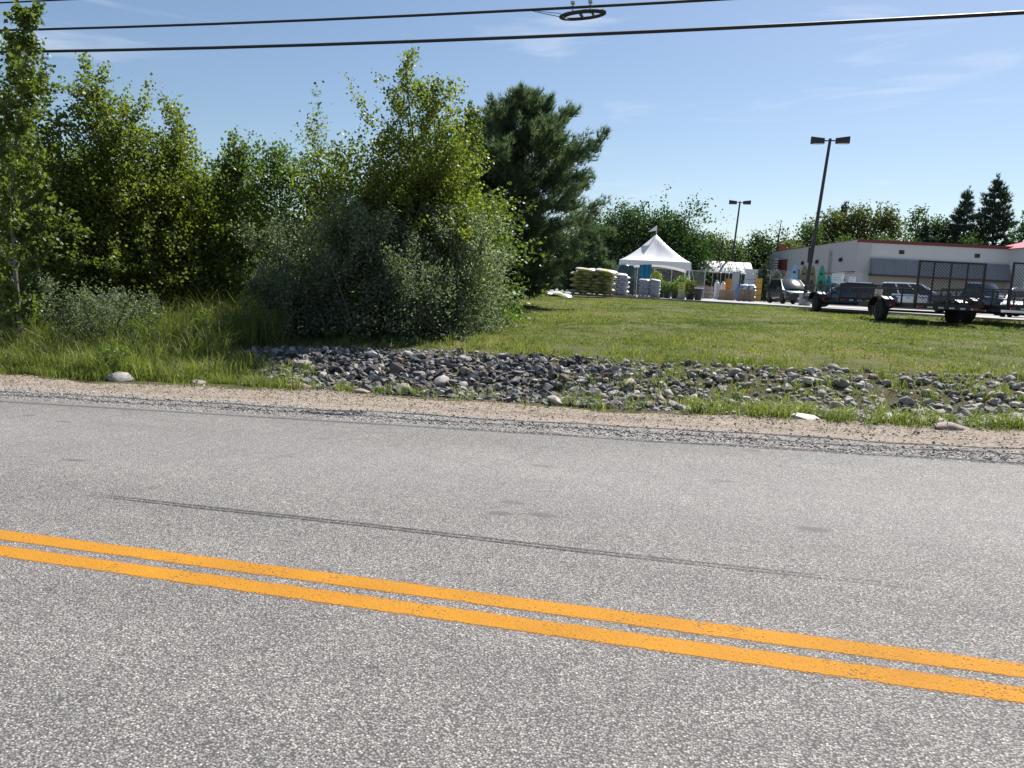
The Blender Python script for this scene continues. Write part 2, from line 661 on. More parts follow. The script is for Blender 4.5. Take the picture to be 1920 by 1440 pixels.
def stone_material(name, stops, per_face):
    b = NB(name)
    if per_face:
        f = b.n('Attribute', _attribute_name='tint').outputs['Fac']
    else:
        f = b.n('ObjectInfo').outputs['Random']
    c = b.ramp(f, stops)
    co = b.n('NewGeometry').outputs['Position']
    n1 = b.noise(co, 14, 6, .7)
    n2 = b.noise(co, 60, 4, .7)
    c = b.mix(1., c, b.ramp(n1, [(.3, (.65, .66, .68)), (.7, (1.35, 1.32, 1.28))]), 'MULTIPLY')
    p = b.n('BsdfPrincipled', Base__Color=c, Roughness=.8)
    p.inputs['Specular IOR Level'].default_value = .4
    bp = b.n('Bump', Strength=.5, Distance=.012, Height=b.math('ADD', n1, n2))
    b.l(bp.outputs[0], p.inputs['Normal'])
    b.l(p.outputs[0], b.out.inputs[0])
    return b.m


DARK = [(0, (.046, .047, .051)), (.3, (.095, .096, .102)), (.55, (.16, .16, .165)), (.72, (.125, .085, .068)), (.80, (.22, .216, .21)), (1., (.36, .35, .335))]
PALE = [(0, (.14, .133, .125)), (.35, (.26, .247, .228)), (.6, (.34, .322, .297)), (.75, (.30, .232, .19)), (.88, (.43, .41, .375)), (1., (.54, .52, .485))]
SM = {('d', 0): stone_material('dark_ledge_stone', DARK, False), ('d', 1): stone_material('dark_ledge_stone_bed', DARK, True),
      ('p', 0): stone_material('pale_field_stone', PALE, False), ('p', 1): stone_material('pale_field_stone_bed', PALE, True)}


def hull(n, sc, rnd):
    bm = bmesh.new()
    for i in range(n):
        v = Vector((random.gauss(0, 1), random.gauss(0, 1), random.gauss(0, 1)))
        v.normalize()
        k = 1 if rnd else random.uniform(.8, 1.15)
        bm.verts.new((v.x * sc[0] * k, v.y * sc[1] * k, v.z * sc[2] * k))
    r = bmesh.ops.convex_hull(bm, input=bm.verts[:])
    for v in [v for v in bm.verts if not v.link_faces]:
        bm.verts.remove(v)
    bmesh.ops.recalc_face_normals(bm, faces=bm.faces[:])
    bm.verts.index_update()
    V = np.array([v.co[:] for v in bm.verts])
    Fc = [[v.index for v in f.verts] for f in bm.faces]
    bm.free()
    return V, np.array(Fc)


HD = [hull(13, (1, random.uniform(.6, .9), random.uniform(.45, .75)), False) for _ in range(14)]
HP = [hull(24, (1, random.uniform(.65, .9), random.uniform(.45, .65)), True) for _ in range(8)]
HM = {}
for key, hs in (('d', HD), ('p', HP)):
    for i, (V, Fc) in enumerate(hs):
        me = bpy.data.meshes.new('stone')
        me.from_pydata(V.tolist(), [], Fc.tolist())
        me.materials.append(SM[(key, 0)])
        if key == 'p':
            me.polygons.foreach_set('use_smooth', [True] * len(me.polygons))
            me.set_sharp_from_angle(angle=.75)
        HM[(key, i)] = me


def rotm(a, b_, c):
    return np.array((Matrix.Rotation(a, 3, 'Z') @ Matrix.Rotation(b_, 3, 'X') @ Matrix.Rotation(c, 3, 'Y')))


# stone bed: soil sheet of the ditch is the ground; the bed itself parents its stones
bed = empty('stone_bed', (-3, 11, G(-3, 11)), 0., 'bed of loose grey riprap stones in the ditch beside the gravel shoulder', 'stone bed')


def bed_lo(x):
    return np.interp(x, [-9.3, -8, -6.8, -5.5, -4, 12], [11.6, 10.9, 10.35, 9.7, 9.42, 9.3])


def bed_hi(x):
    return np.interp(x, [-9.3, -8.5, -7, -4, -1.5, .5, 12], [11.9, 12.3, 12.75, 12.6, 12.3, 12.2, 12.3])


cand = []
tries = 0
while len(cand) < 10500 and tries < 90000:
    tries += 1
    x = random.uniform(-9.2, -1.5) if random.random() < .52 else random.uniform(-2.5, 9.5)
    y = random.uniform(bed_lo(x) - .12, bed_hi(x) + .15)
    rightness = float(sm((x + 2.6) / 2.6))
    wv = math.sin(x * 2.1 + y * 1.3) + math.sin(x * .9 - y * 2.4 + 2) + .6 * math.sin(x * 5 + y * 4)
    if rightness > .02:
        keep = 1 - rightness * (.28 + .24 * wv)
        if x > 2.2 and y > 10.3:
            keep += .35
        if random.random() > keep:
            continue
    kind = 'p' if random.random() < rightness * .85 + .04 else 'd'
    sz = random.choice((.035, .045, .055, .065, .08, .10, .13)) * random.uniform(.8, 1.3)
    sz *= .66 - .06 * rightness
    if random.random() < .05:
        sz *= 1.55
    if y > bed_hi(x) - .3 or y < bed_lo(x) + .15:
        sz *= .75
    cand.append((x, y, sz, kind))
# rank by apparent size; the largest stand singly, the rest is one mass
cand.sort(key=lambda c: -c[2] / math.hypot(c[0], c[1]))
hidden = 0
for i, (x, y, sz, kind) in enumerate(cand[:300]):
    k = random.randrange(len(HD if kind == 'd' else HP))
    o = link('stone', HM[(kind, k)], bed)
    o.location = (x - bed.location.x, y - bed.location.y, G(x, y) + sz * random.uniform(.15, .5) - bed.location.z)
    o.rotation_euler = (random.uniform(-.5, .5), random.uniform(-.5, .5), random.uniform(0, 6.28))
    o.scale = (sz, sz, sz)
PV = {'d': [], 'p': []}
PT = {'d': [], 'p': []}
for i, (x, y, sz, kind) in enumerate(cand[300:]):
    V, Fc = random.choice(HD if kind == 'd' else HP)
    P = (V * sz) @ rotm(random.uniform(0, 6.28), random.uniform(-.6, .6), random.uniform(-.6, .6)).T + np.array([x, y, G(x, y) + sz * random.uniform(.0, .5)])
    PV[kind].append(P[Fc])
    PT[kind].append(np.full(len(Fc), random.random()))
for kind in 'dp':
    o = link('small_stones', np_mesh('small_stones', np.concatenate(PV[kind]), np.concatenate(PT[kind]), SM[(kind, 1)]))
    o.parent = bed
    o.matrix_parent_inverse = Matrix.Translation(-bed.location)
    o['kind'] = 'stuff'
# loose pebbles along the broken road edge and shoulder
vv, tt = [], []
for i in range(9000):
    x = random.uniform(-15, 9)
    y = 7.25 + abs(random.gauss(0, .35)) if random.random() < .62 else random.uniform(7.3, 9.4)
    sz = random.uniform(.006, .019) * (1.5 if y > 9 else 1)
    V, Fc = random.choice(HD)
    P = (V * sz) @ rotm(random.uniform(0, 6.28), 0, 0).T + np.array([x, y, float(shoulder_z(np.array(x), np.array(y))) + sz * .3])
    vv.append(P[Fc])
    tt.append(np.full(len(Fc), random.random()))
o = link('loose_gravel', np_mesh('loose_gravel', np.concatenate(vv), np.concatenate(tt), SM[('p', 1)]))
tag(o, 'loose grey gravel crumbs along the broken road edge', 'gravel', kind='stuff')
# single pale stones lying on the shoulder edge
for (x, y, sz, lab) in ((-9.05, 9.45, .26, 'long flat pale stone at the gravel edge under the tall grass'),
                        (-7.75, 9.62, .13, 'small white stone at the gravel edge right of the tall grass'),
                        (-7.0, 9.75, .17, 'pale tan stone at the gravel edge left of the dark stones'),
                        (-6.1, 9.72, .20, 'broad pale stone on the sand below the left end of the dark stones'),
                        (-4.95, 9.42, .13, 'white chunk of stone on the sand among small weeds'),
                        (.75, 9.22, .15, 'pale flat stone on the sand below the right hand stones'),
                        (2.2, 9.1, .16, 'grey flat stone at the sand edge near the right weeds')):
    k = random.randrange(len(HP))
    o = link('stone', HM[('p', k)])
    o.location = (x, y, G(x, y) + sz * .12)
    o.scale = (sz * 1.2, sz * .8, sz * .65)
    o.rotation_euler = (0, 0, random.uniform(-.4, .4))
    tag(o, lab, 'stone')

# ================================================================== GRASS
CLIP = leaf_mat('dry_clippings', [(0, (.09, .075, .045)), (.5, (.20, .165, .10)), (1, (.36, .31, .21))], .1, .8, .1)
n_ = 9000
cx_, cy_ = rng.uniform(-15, 9, n_), 7.9 + 1.5 * rng.beta(2, 1.4, n_)
cz_ = shoulder_z(cx_, cy_) + .004
ca_, cl_ = rng.uniform(0, 6.28, n_), rng.uniform(.02, .06, n_)
d_ = np.stack([np.cos(ca_) * cl_, np.sin(ca_) * cl_, rng.uniform(.0, .02, n_)], -1)
s_ = np.stack([-np.sin(ca_), np.cos(ca_), np.zeros(n_)], -1) * .004
p_ = np.stack([cx_, cy_, cz_], -1)
o = link('dry_clippings', np_mesh('dry_clippings', np.stack([p_ - s_, p_ + s_, p_ + d_ + s_, p_ + d_ - s_], 1), rng.uniform(0, 1, n_), CLIP))
tag(o, 'dry grass clippings strewn over the sandy shoulder', 'clippings', kind='stuff')
GR = leaf_mat('lawn_blades', [(0, (.060, .085, .026)), (.35, (.110, .142, .040)), (.65, (.165, .190, .052)), (.85, (.24, .225, .085)), (1, (.32, .275, .14))], .42, .55, .3)
TG = leaf_mat('tall_grass_blades', [(0, (.072, .095, .032)), (.4, (.132, .165, .050)), (.7, (.205, .225, .075)), (.9, (.29, .27, .13)), (1, (.38, .32, .19))], .45, .5, .35)


def blades(x, y, h, wd, bend, tint, mat, name, z=None):
    """three-corner-tip curved blades as 2 polygons: 4-corner base + tip folded as one 5-corner strip -> quads"""
    n = len(x)
    z = gh(x, y) if z is None else z
    az = rng.uniform(0, 2 * np.pi, n)
    fa = rng.uniform(0, 2 * np.pi, n)
    dx, dy = np.cos(az), np.sin(az)
    px_, py_ = np.cos(fa) * wd * .5, np.sin(fa) * wd * .5
    B = np.stack([x, y, z - .01], -1)
    m = B + np.stack([dx * h * bend * .3, dy * h * bend * .3, h * .6], -1)
    t = B + np.stack([dx * h * bend, dy * h * bend, h * (1 - .35 * bend)], -1)
    S = np.stack([px_, py_, np.zeros(n)], -1)
    q1 = np.stack([B - S, B + S, m + S * .8, m - S * .8], 1)
    q2 = np.stack([m - S * .8, m + S * .8, t + S * .12, t - S * .12], 1)
    V = np.concatenate([q1, q2])
    return link(name, np_mesh(name, V, np.concatenate([tint, tint]), mat))


def clumpy(n, x0, x1, y0, y1, spread, per):
    c = rng.uniform([x0, y0], [x1, y1], (n, 2))
    p = np.repeat(c, per, 0) + rng.normal(0, spread, (n * per, 2))
    return p[:, 0], p[:, 1], np.repeat(rng.uniform(0, 1, n), per)


# lawn: short mown blades, clumped, coarser with distance
X_, Y_, T_ = [], [], []
for (y0, y1, n, per) in ((12.3, 16, 9500, 9), (16, 22, 10500, 9), (22, 36, 11500, 8)):
    a, b_, c_ = clumpy(n, -10, 13, y0, y1, .07, per)
    X_.append(a)
    Y_.append(b_)
    T_.append(c_)
X_, Y_, T_ = map(np.concatenate, (X_, Y_, T_))
patch = np.sin(X_ * .9 + 1.2 * np.sin(Y_ * .5)) + np.sin(Y_ * .8 - X_ * .35 + 1) + .7 * np.sin(X_ * 2.7 + Y_ * 1.9)
dry = sm((15.3 + .9 * np.sin(X_ * .8) - Y_) / 1.8)
ok = (Y_ < ylot(X_) - .2) & (rng.uniform(0, 1, len(X_)) > .22 + .40 * dry + .16 * patch)
X_, Y_, T_, patch, dry = X_[ok], Y_[ok], T_[ok], patch[ok], dry[ok]
hh = rng.uniform(.025, .075, len(X_)) * (1 + .25 * patch.clip(-1, 1.5))
tint = np.clip(.52 + .13 * patch + .2 * (T_ - .5) + .33 * dry + rng.normal(0, .10, len(X_)), 0, 1)
o = blades(X_, Y_, hh, rng.uniform(.008, .018, len(X_)) * (1 + .5 * (Y_ > 19)), rng.uniform(.3, .9, len(X_)), tint, GR, 'lawn_grass')
tag(o, 'short patchy lawn between the stones and the car park', 'grass', kind='stuff')

# weeds and grass tufts between stones, at the sand edge and in front of the bushes
X_, Y_, T_ = [], [], []
for (n, x0, x1, y0, y1, per) in ((420, -2.5, 9, 9.3, 12.6, 20), (210, -.5, 8, 9.2, 9.75, 30), (60, -8.2, -3, 9.45, 9.8, 26), (150, -9.5, -6.6, 9.5, 11.3, 24), (130, -10, 1, 12.4, 13.6, 22), (60, -8, -3.8, 13.2, 15, 22), (70, -14, 8, 8.75, 9.3, 9), (160, -4, 11, 13, 17, 16), (60, -4, 9, 17, 26, 14)):
    a, b_, c_ = clumpy(n, x0, x1, y0, y1, .06, per)
    X_.append(a)
    Y_.append(b_)
    T_.append(c_)
X_, Y_, T_ = map(np.concatenate, (X_, Y_, T_))
tint = np.clip(.45 + .5 * (T_ - .5) + rng.normal(0, .1, len(X_)), 0, 1)
o = blades(X_, Y_, rng.uniform(.06, .22, len(X_)) * (.5 + T_), rng.uniform(.006, .014, len(X_)), rng.uniform(.3, 1.1, len(X_)), tint, TG, 'weed_tufts')
tag(o, 'low grass tufts and weeds growing between the stones and at the sand edge', 'weeds', kind='stuff')

# tall uncut grass on the left
X_, Y_, T_ = [], [], []
H_ = []
for (n, x0, x1, y0, y1, per, hm) in ((520, -17, -9.2, 9.25, 10.8, 34, .55), (620, -19, -8.6, 10.5, 13, 30, .78), (480, -20, -9.0, 12.5, 16, 26, .95), (120, -9.3, -7.9, 9.6, 11.6, 30, .42)):
    a, b_, c_ = clumpy(n, x0, x1, y0, y1, .09, per)
    X_.append(a)
    Y_.append(b_)
    T_.append(c_)
    H_.append(np.full(len(a), hm))
X_, Y_, T_, H_ = map(np.concatenate, (X_, Y_, T_, H_))
edge_n = 9.2 + .12 * np.sin(X_ * 2.2) + .1 * np.sin(X_ * 5.1)
ok = (Y_ > edge_n)
X_, Y_, T_, H_, edge_n = X_[ok], Y_[ok], T_[ok], H_[ok], edge_n[ok]
grow_ = np.clip((Y_ - edge_n) / .5, .35, 1)
tint = np.clip(.45 + .6 * (T_ - .5) + rng.normal(0, .12, len(X_)), 0, 1)
o = blades(X_, Y_, H_ * grow_ * rng.uniform(.45, 1.15, len(X_)) * (.7 + .5 * T_), rng.uniform(.006, .013, len(X_)), rng.uniform(.15, .9, len(X_)), tint, TG, 'tall_grass')
tag(o, 'tall uncut roadside grass below the left trees', 'grass', kind='stuff')

# ================================================================== TREES
BARK = simple('grey_bark', (.17, .16, .135), .9, var=.35, scale=9, bump=.5)
DBARK = simple('dark_bark', (.07, .058, .048), .95, var=.3, scale=9, bump=.5)
LM = {
    'aspen': leaf_mat('aspen_leaf', [(0, (0.084, 0.103, 0.029)), (.4, (0.140, 0.170, 0.038)), (.75, (0.207, 0.237, 0.052)), (1, (0.314, 0.314, 0.112))], .5, .45, .3),
    'aspen_dark': leaf_mat('dark_aspen_leaf', [(0, (0.069, 0.094, 0.034)), (.5, (0.114, 0.148, 0.040)), (1, (0.190, 0.224, 0.067))], .48, .45, .3),
    'maple': leaf_mat('maple_leaf', [(0, (0.060, 0.096, 0.034)), (.5, (0.099, 0.148, 0.040)), (1, (0.168, 0.224, 0.062))], .46, .45, .3),
    'yellow': leaf_mat('yellow_green_leaf', [(0, (.090, .118, .020)), (.5, (.150, .182, .026)), (1, (.23, .255, .05))], .5, .45, .3),
    'willow': leaf_mat('silver_willow_leaf', [(0, (0.086, 0.114, 0.068)), (.5, (0.146, 0.182, 0.112)), (.80, (0.227, 0.267, 0.182)), (.90, (0.390, 0.436, 0.338)), (1, (0.546, 0.585, 0.481))], .42, .6, .3, (1.15, 1.3, .7)),
    'pine': leaf_mat('pine_needle', [(0, (.062, .092, .062)), (.5, (.115, .160, .105)), (1, (.22, .265, .175))], .42, .55, .3, (1, 1.15, .6)),
    'oak': leaf_mat('oak_leaf', [(0, (0.025, 0.053, 0.022)), (.5, (0.050, 0.094, 0.035)), (1, (0.106, 0.156, 0.056))], .32, .7, .15),
    'far_mid': leaf_mat('far_green_leaf', [(0, (0.043, 0.070, 0.027)), (.5, (0.077, 0.117, 0.040)), (1, (0.138, 0.181, 0.069))], .35, .7, .15),
    'far_olive': leaf_mat('far_olive_leaf', [(0, (0.057, 0.071, 0.030)), (.5, (0.109, 0.127, 0.048)), (1, (0.196, 0.201, 0.075))], .35, .7, .15),
    'spruce': leaf_mat('spruce_needle', [(0, (.032, .056, .038)), (.5, (.056, .090, .060)), (1, (.105, .145, .095))], .2, .55, .3, (1, 1.1, .7)),
}


def leaves(P, size, aspect, tint, rg, flat=.35, updir=None):
    """kite shaped leaves, one quad each, folded along the rib a little"""
    n = len(P)
    d = rg.normal(0, 1, (n, 3))
    if updir is not None:
        d = d * (1 - updir[1]) + np.array(updir[0]) * updir[1] * 1.5
    d /= np.linalg.norm(d, axis=1, keepdims=True) + 1e-9
    u = rg.normal(0, 1, (n, 3)) + np.array([0, 0, flat * 2])
    sdir = np.cross(d, u)
    sdir /= np.linalg.norm(sdir, axis=1, keepdims=True) + 1e-9
    nn = np.cross(sdir, d)
    s_ = (size * rg.uniform(.65, 1.25, n))[:, None]
    a = P
    tip = P + d * s_
    mid = P + d * s_ * .45 + nn * s_ * .08
    wv = sdir * s_ * aspect * .5
    return np.stack([a, mid + wv, tip, mid - wv], 1)


def grow(h, Rad, t0, nb, prof, up, rg, stems=1, lean=(0, 0), spread=.0, sub=5, trunk_r=.045, branch_f=.35, wig=.05):
    """returns tube MB and list of twig segments (M,2,3)"""
    mb = MB()
    segs = []
    for s_ in range(stems):
        saz = rg.uniform(0, 6.28)
        off = np.array([math.cos(saz), math.sin(saz), 0]) * spread * (0 if stems == 1 else 1)
        hs = h * (1 if s_ == 0 else rg.uniform(.72, .96))
        ln = np.array([lean[0], lean[1], 0]) * h
        wp = rg.uniform(0, 6.28, 2)

        def pos(t):
            return off * .25 + off * t * 1.6 + ln * t ** 1.5 + np.array([math.sin(t * 5 + wp[0]) * wig * h * t, math.sin(t * 4 + wp[1]) * wig * h * t, hs * t])
        ts = np.linspace(0, 1, 9)
        mb.path([pos(t) for t in ts], [trunk_r * (1 - .9 * t) + .004 for t in ts], 6)
        n_b = max(6, nb // stems)
        for k in range(n_b):
            t = t0 + (1 - t0) * ((k + rg.uniform(.2, .8)) / n_b) ** .92
            az = k * 2.399 + rg.uniform(-.6, .6)
            Lb = Rad * prof((t - t0) / (1 - t0)) * rg.uniform(.65, 1.25) / (1 if stems == 1 else stems ** .25)
            Lb *= 1 + .32 * math.sin(2 * az + wp[0]) * math.sin(5 * t + wp[1]) + .22 * math.sin(3 * az + 9 * t + wp[1])
            el = up + .35 * t + rg.uniform(-.25, .25)
            d = np.array([math.cos(az) * math.cos(el), math.sin(az) * math.cos(el), math.sin(el)])
            p0 = pos(t)
            bend = rg.uniform(-.12, .22)
            pts = [p0 + d * Lb * u + np.array([0, 0, bend * Lb * u * u]) for u in (0, .35, .7, 1)]
            r0 = max(.004, trunk_r * (1 - t) * branch_f + .003)
            mb.path(pts, [r0, r0 * .75, r0 * .5, r0 * .2], 4)
            for i in range(1, 3):
                segs.append((pts[i], pts[i + 1]))
            for j in range(sub):
                u = rg.uniform(.25, 1)
                q0 = p0 + d * Lb * u + np.array([0, 0, bend * Lb * u * u])
                dd = d * .6 + rg.normal(0, .55, 3)
                dd[2] += .15
                q1 = q0 + dd * Lb * rg.uniform(.22, .45)
                mb.bar(q0, q1, r0 * .35, 3, r0 * .15, caps=False)
                segs.append((q0, q1))
        segs.append((pos(.9), pos(1.0)))
        segs.append((pos(.95), pos(1.0)))
    return mb, np.array(segs)


def tree(name, label, cat, x, y, h, Rad, n, size, mat, seed, prof=lambda t: 1 - .75 * t, t0=.12, nb=46, up=.5, stems=1, lean=(0, 0), spread=0., sub=5, jit=.07, aspect=.85, bark=None, trunk_r=.045, group=None, tmean=.45, flat=.35, wig=.03, z=None, fill=.45):
    rg = np.random.default_rng(seed)
    e = empty(name, (x, y, (G(x, y) if z is None else z) - .03), 0., label, cat, group)
    mb, segs = grow(h, Rad, t0, nb, prof, up, rg, stems, lean, spread, sub, trunk_r, wig=wig)
    mb.build('trunk', bark or BARK, e, True)
    wt = np.linalg.norm(segs[:, 1] - segs[:, 0], axis=1) + .05
    idx = rg.choice(len(segs), n, p=wt / wt.sum())
    u = rg.uniform(.1, 1.05, n)[:, None]
    P = segs[idx, 0] * (1 - u) + segs[idx, 1] * u + rg.normal(0, jit, (n, 3))
    nf = int(n * fill)
    if nf:
        nc = max(4, nf // 22)
        tt_ = rg.uniform(0, .93, nc) ** 1.1
        rr_ = Rad * np.array([prof(t) for t in tt_]) * np.sqrt(rg.uniform(0, 1, nc)) * .92
        aa = rg.uniform(0, 6.283, nc)
        lt = (t0 + (1 - t0) * tt_)
        cen = np.stack([np.cos(aa) * rr_ + lean[0] * h * lt ** 1.5, np.sin(aa) * rr_ + lean[1] * h * lt ** 1.5, h * lt], -1)
        ci = rg.integers(0, nc, nf)
        P[:nf] = cen[ci] + rg.normal(0, jit * 1.7, (nf, 3))
    ok = P[:, 2] > .05
    P = P[ok]
    bt = rg.normal(0, .13, len(segs))
    tint = np.clip(tmean + bt[idx][ok] + rg.normal(0, .14, len(P)), 0, 1)
    o = link('crown', np_mesh('crown', leaves(P, size, aspect, tint, rg, flat), tint, mat), e)
    return e


def cone(t):
    return max(.12, 1 - .85 * t)


def oval(t):
    return max(.15, math.sin(math.pi * min(1, .18 + .80 * t)) ** .8)


def domed(t):
    return max(.2, (1 - t ** 2.2) ** .6)


def columnr(t):
    return .35 + .65 * (1 - t)


# -- left stand of young aspens, front row
GA = 'young trees on the left'


def aspen(lab, x, y, h, rr, n, size, mat, seed, prof, t0=.08, nb=52, up=.45, sub=5, jit=.07, name='aspen_tree', group=GA, **k):
    if group is GA:
        x, y, h, rr, size = x * 1.16, y * 1.16, h * 1.12, rr * 1.14, size * 1.08
    elif name != 'leafy_tree':
        h *= .93
    else:
        h *= .9
    tree(name, lab, 'tree', x, y, h, rr, n, size, LM[mat], seed, prof, t0, nb, up, sub=sub, jit=jit, group=group, **k)


aspen('tallest slender aspen at the left edge, its top crossing the cables', -11.5, 9.9, 5.65, 1.05, 6200, .085, 'aspen_dark', 11, columnr, .06, 38, .8, 4, .05, fill=.05)
aspen('aspen cut off by the left picture edge under the cables', -12.6, 11.2, 5.2, 1.3, 6500, .08, 'aspen_dark', 12, columnr, .12, 40, .6, 4, .07, fill=.3)
aspen('aspen with pale trunk, second tall top from the left', -12.0, 12.0, 4.8, 1.3, 12000, .07, 'aspen', 13, columnr, .10, 52, .6, fill=.3)
aspen('bushy aspen with rounded top right of the pale trunk', -11.7, 12.4, 4.3, 1.3, 12500, .068, 'aspen', 14, lambda t: .45 + .55 * (1 - t), .06, 54, .55)
aspen('shorter aspen with thin open top, middle of the left stand', -11.35, 13.5, 4.2, 1.2, 11000, .068, 'aspen', 15, columnr, .06, 50, .6, fill=.35)
aspen('slim aspen leaning right at the right end of the left stand', -10.6, 14.0, 3.75, .95, 7000, .072, 'aspen_dark', 16, columnr, .1, 40, .7, 4, .06, lean=(.05, 0), fill=.25)
aspen('low yellowish aspen in front of the left stand', -12.6, 12.6, 3.5, 1.7, 13000, .064, 'yellow', 17, domed, .03, 54, .35, jit=.09, tmean=.25)
aspen('broad low aspen filling the gap behind the tall grass', -10.7, 13.2, 2.9, 1.6, 13000, .064, 'yellow', 18, domed, .03, 54, .35, jit=.09, tmean=.3)
aspen('dense dark sapling at the far left behind the tallest aspen', -14.6, 12.6, 4.1, 1.8, 12500, .074, 'aspen_dark', 19, domed, .03, 54, .4, jit=.10)
aspen('dark sapling low at the left edge above the grass', -12.5, 11.7, 2.6, 1.35, 9500, .062, 'aspen', 20, domed, .03, 50, .4, jit=.09, tmean=.25)
aspen('thin leafy sapling between the pale trunk and the leaning aspen', -11.4, 13.1, 3.6, 1.2, 9000, .068, 'aspen', 21, columnr, .04, 46, .5)
# back row closing the stand
GB = 'trees closing the back of the left stand'
for i, (x, y, h, rr, lab) in enumerate(((-20.0, 18.5, 5.0, 2.3, 'dark rear tree furthest left behind the aspens'), (-17.4, 19, 4.5, 2.2, 'dark rear tree behind the second tall aspen'), (-14.6, 19, 4.2, 2.1, 'dark rear tree behind the middle of the left stand'), (-13.6, 17.2, 3.5, 1.8, 'dark rear bush low behind the left stand'), (-16.0, 16.8, 3.6, 1.8, 'dark rear bush behind the low yellowish aspen'), (-9.2, 18.4, 3.5, 1.8, 'dark rear bush behind the gap left of the poplars'), (-6.9, 18.2, 3.2, 1.7, 'dark rear bush behind the poplar clump'))):
    aspen(lab, x, y, h, rr, 10500, .10, 'maple', 30 + i, domed, .02, 48, .35, jit=.14, name='leafy_tree', group=GB, bark=DBARK)
# -- middle: maple like trees and the big poplar clump
aspen('rounded deep green tree between the left stand and the poplar clump', -11.05, 16.6, 4.35, 1.75, 14000, .075, 'maple', 41, domed, .06, 54, .5, 6, .09, 'maple_tree', None, bark=DBARK)
aspen('lower deep green tree just left of the poplar clump', -9.95, 16.9, 3.85, 1.35, 10500, .075, 'maple', 42, domed, .06, 50, .5, 6, .09, 'maple_tree', None, bark=DBARK)
aspen('tall poplar forming the highest top of the middle clump', -6.75, 15.9, 6.0, 1.75, 14500, .07, 'aspen', 43, lambda t: .22 + .78 * (1 - t) ** .8, .12, 66, .65, 5, .07, 'poplar_tree', None, stems=2, spread=.28, fill=.3)
aspen('poplar with spreading grey stems on the left of the middle clump', -8.1, 15.2, 4.8, 1.5, 10500, .068, 'aspen', 44, lambda t: .5 + .5 * (1 - t), .18, 58, .7, 5, .07, 'poplar_tree', None, stems=3, spread=.4, lean=(-.05, 0), fill=.2)
aspen('slender dark poplar top right of the highest poplar', -6.5, 17.0, 5.15, 1.15, 8000, .072, 'aspen_dark', 45, columnr, .15, 46, .7, 4, .06, 'poplar_tree', None, fill=.25)
aspen('bright yellow green poplar on the right of the middle clump', -6.6, 16.1, 3.75, 1.15, 11500, .064, 'yellow', 46, domed, .30, 54, .5, 6, .08, 'poplar_tree', None, tmean=.42)
aspen('leafy poplar filling the centre of the middle clump', -7.5, 16.4, 4.2, 1.9, 14000, .072, 'aspen_dark', 47, domed, .06, 56, .5, 6, .09, 'poplar_tree', None)
# -- silver willow shrubs in front
GW = 'silvery willow shrubs'


def willow(lab, x, y, h, rr, n, seed, stems=5, lean=(0, 0), tm=.52):
    return tree('willow_shrub', lab, 'shrub', x - (.22 if h > 1.36 or h < 1.34 else 0), y + (.45 if h > 1.36 or h < 1.34 else 0), h, rr, int(n * 1.15), .070, LM['willow'], seed, (lambda t: .5 + .5 * (1 - t) ** .7) if h > 1.8 else domed, .02, 64, .58, stems=stems, spread=.55, lean=lean, sub=5, jit=.075, aspect=.45, bark=DBARK, trunk_r=.016, group=GW, tmean=tm, wig=.06, fill=.22)


ws = willow('silvery willow shrub with pale arching stems left of the poplars', -8.35, 13.8, 2.45, 1.5, 14000, 51, 6, (-.08, 0), .60)
PSTEM = simple('pale_stem', (.22, .20, .165), .8, var=.2, scale=8)
for i in range(5):
    a = random.uniform(-.5, .5)
    L0, hgt = random.uniform(.7, 1.7), random.uniform(1.3, 2.3)
    x0_, y0_ = random.uniform(.1, 1.2), -.25 + random.uniform(-.3, .2)
    MB().path([(x0_ - L0 * t ** 1.2, y0_ - .25 * t + a * .2 * t, .25 + hgt * t - .35 * t ** 3) for t in (0, .25, .5, .75, 1)], [.008, .007, .006, .005, .002], 4).build('stem', PSTEM, ws, True)
willow('dark willow shrub in the centre in front of the poplars', -7.0, 14.3, 2.45, 1.7, 17000, 52, 6)
willow('rounded willow shrub with whitish leaves on the right side of the clump', -6.1, 15.3, 2.35, 1.4, 15000, 53, 6, (.0, 0), .68)
willow('low spreading willow at the right end reaching over the lawn', -5.65, 16.2, 1.75, 1.1, 11000, 54, 6, (.06, 0), .70)
willow('low dark willow skirt above the stones', -6.5, 13.8, 1.45, 1.6, 12000, 55, 6, tm=.42)
willow('low willow at the left foot of the clump beside the tall grass', -8.5, 13.5, 1.3, 1.1, 8000, 56, 5, tm=.42)
willow('low dark willow filling the foot of the clump on the right', -5.8, 14.7, 1.2, 1.2, 9000, 58, 5, tm=.42)
willow('small dense grey shrub standing in the tall grass', -11.6, 11.6, 1.35, .7, 5000, 57, 5, tm=.45)

# weeds: broad leaved plants near the grass
WEED = leaf_mat('weed_leaf', [(0, (0.065, 0.111, 0.026)), (.5, (0.117, 0.169, 0.036)), (1, (0.208, 0.234, 0.065))], .4, .5, .35)
for i, (x, y, h, lab) in enumerate(((-9.5, 9.75, .55, 'clump of drooping grass green weed right of the flat pale stone'), (-9.4, 11.6, .95, 'tall seed head weed between the grass and the dark stones'), (-8.95, 12.6, 1.0, 'tall yellowish weed in front of the low willow'), (-8.3, 12.5, .75, 'slim dark weed at the left foot of the willow clump'), (-10.2, 11.2, .9, 'yellow flowered weed in the middle of the tall grass'), (-9.2, 13.6, 1.25, 'bright leafy weed left of the silvery willow'))):
    tree('weed_plant', lab, 'plant', x, y, h, .3, 900, .075, WEED, 60 + i, columnr, .05, 26, .8, stems=4, spread=.12, sub=2, jit=.03, aspect=.22, trunk_r=.008, tmean=.5)


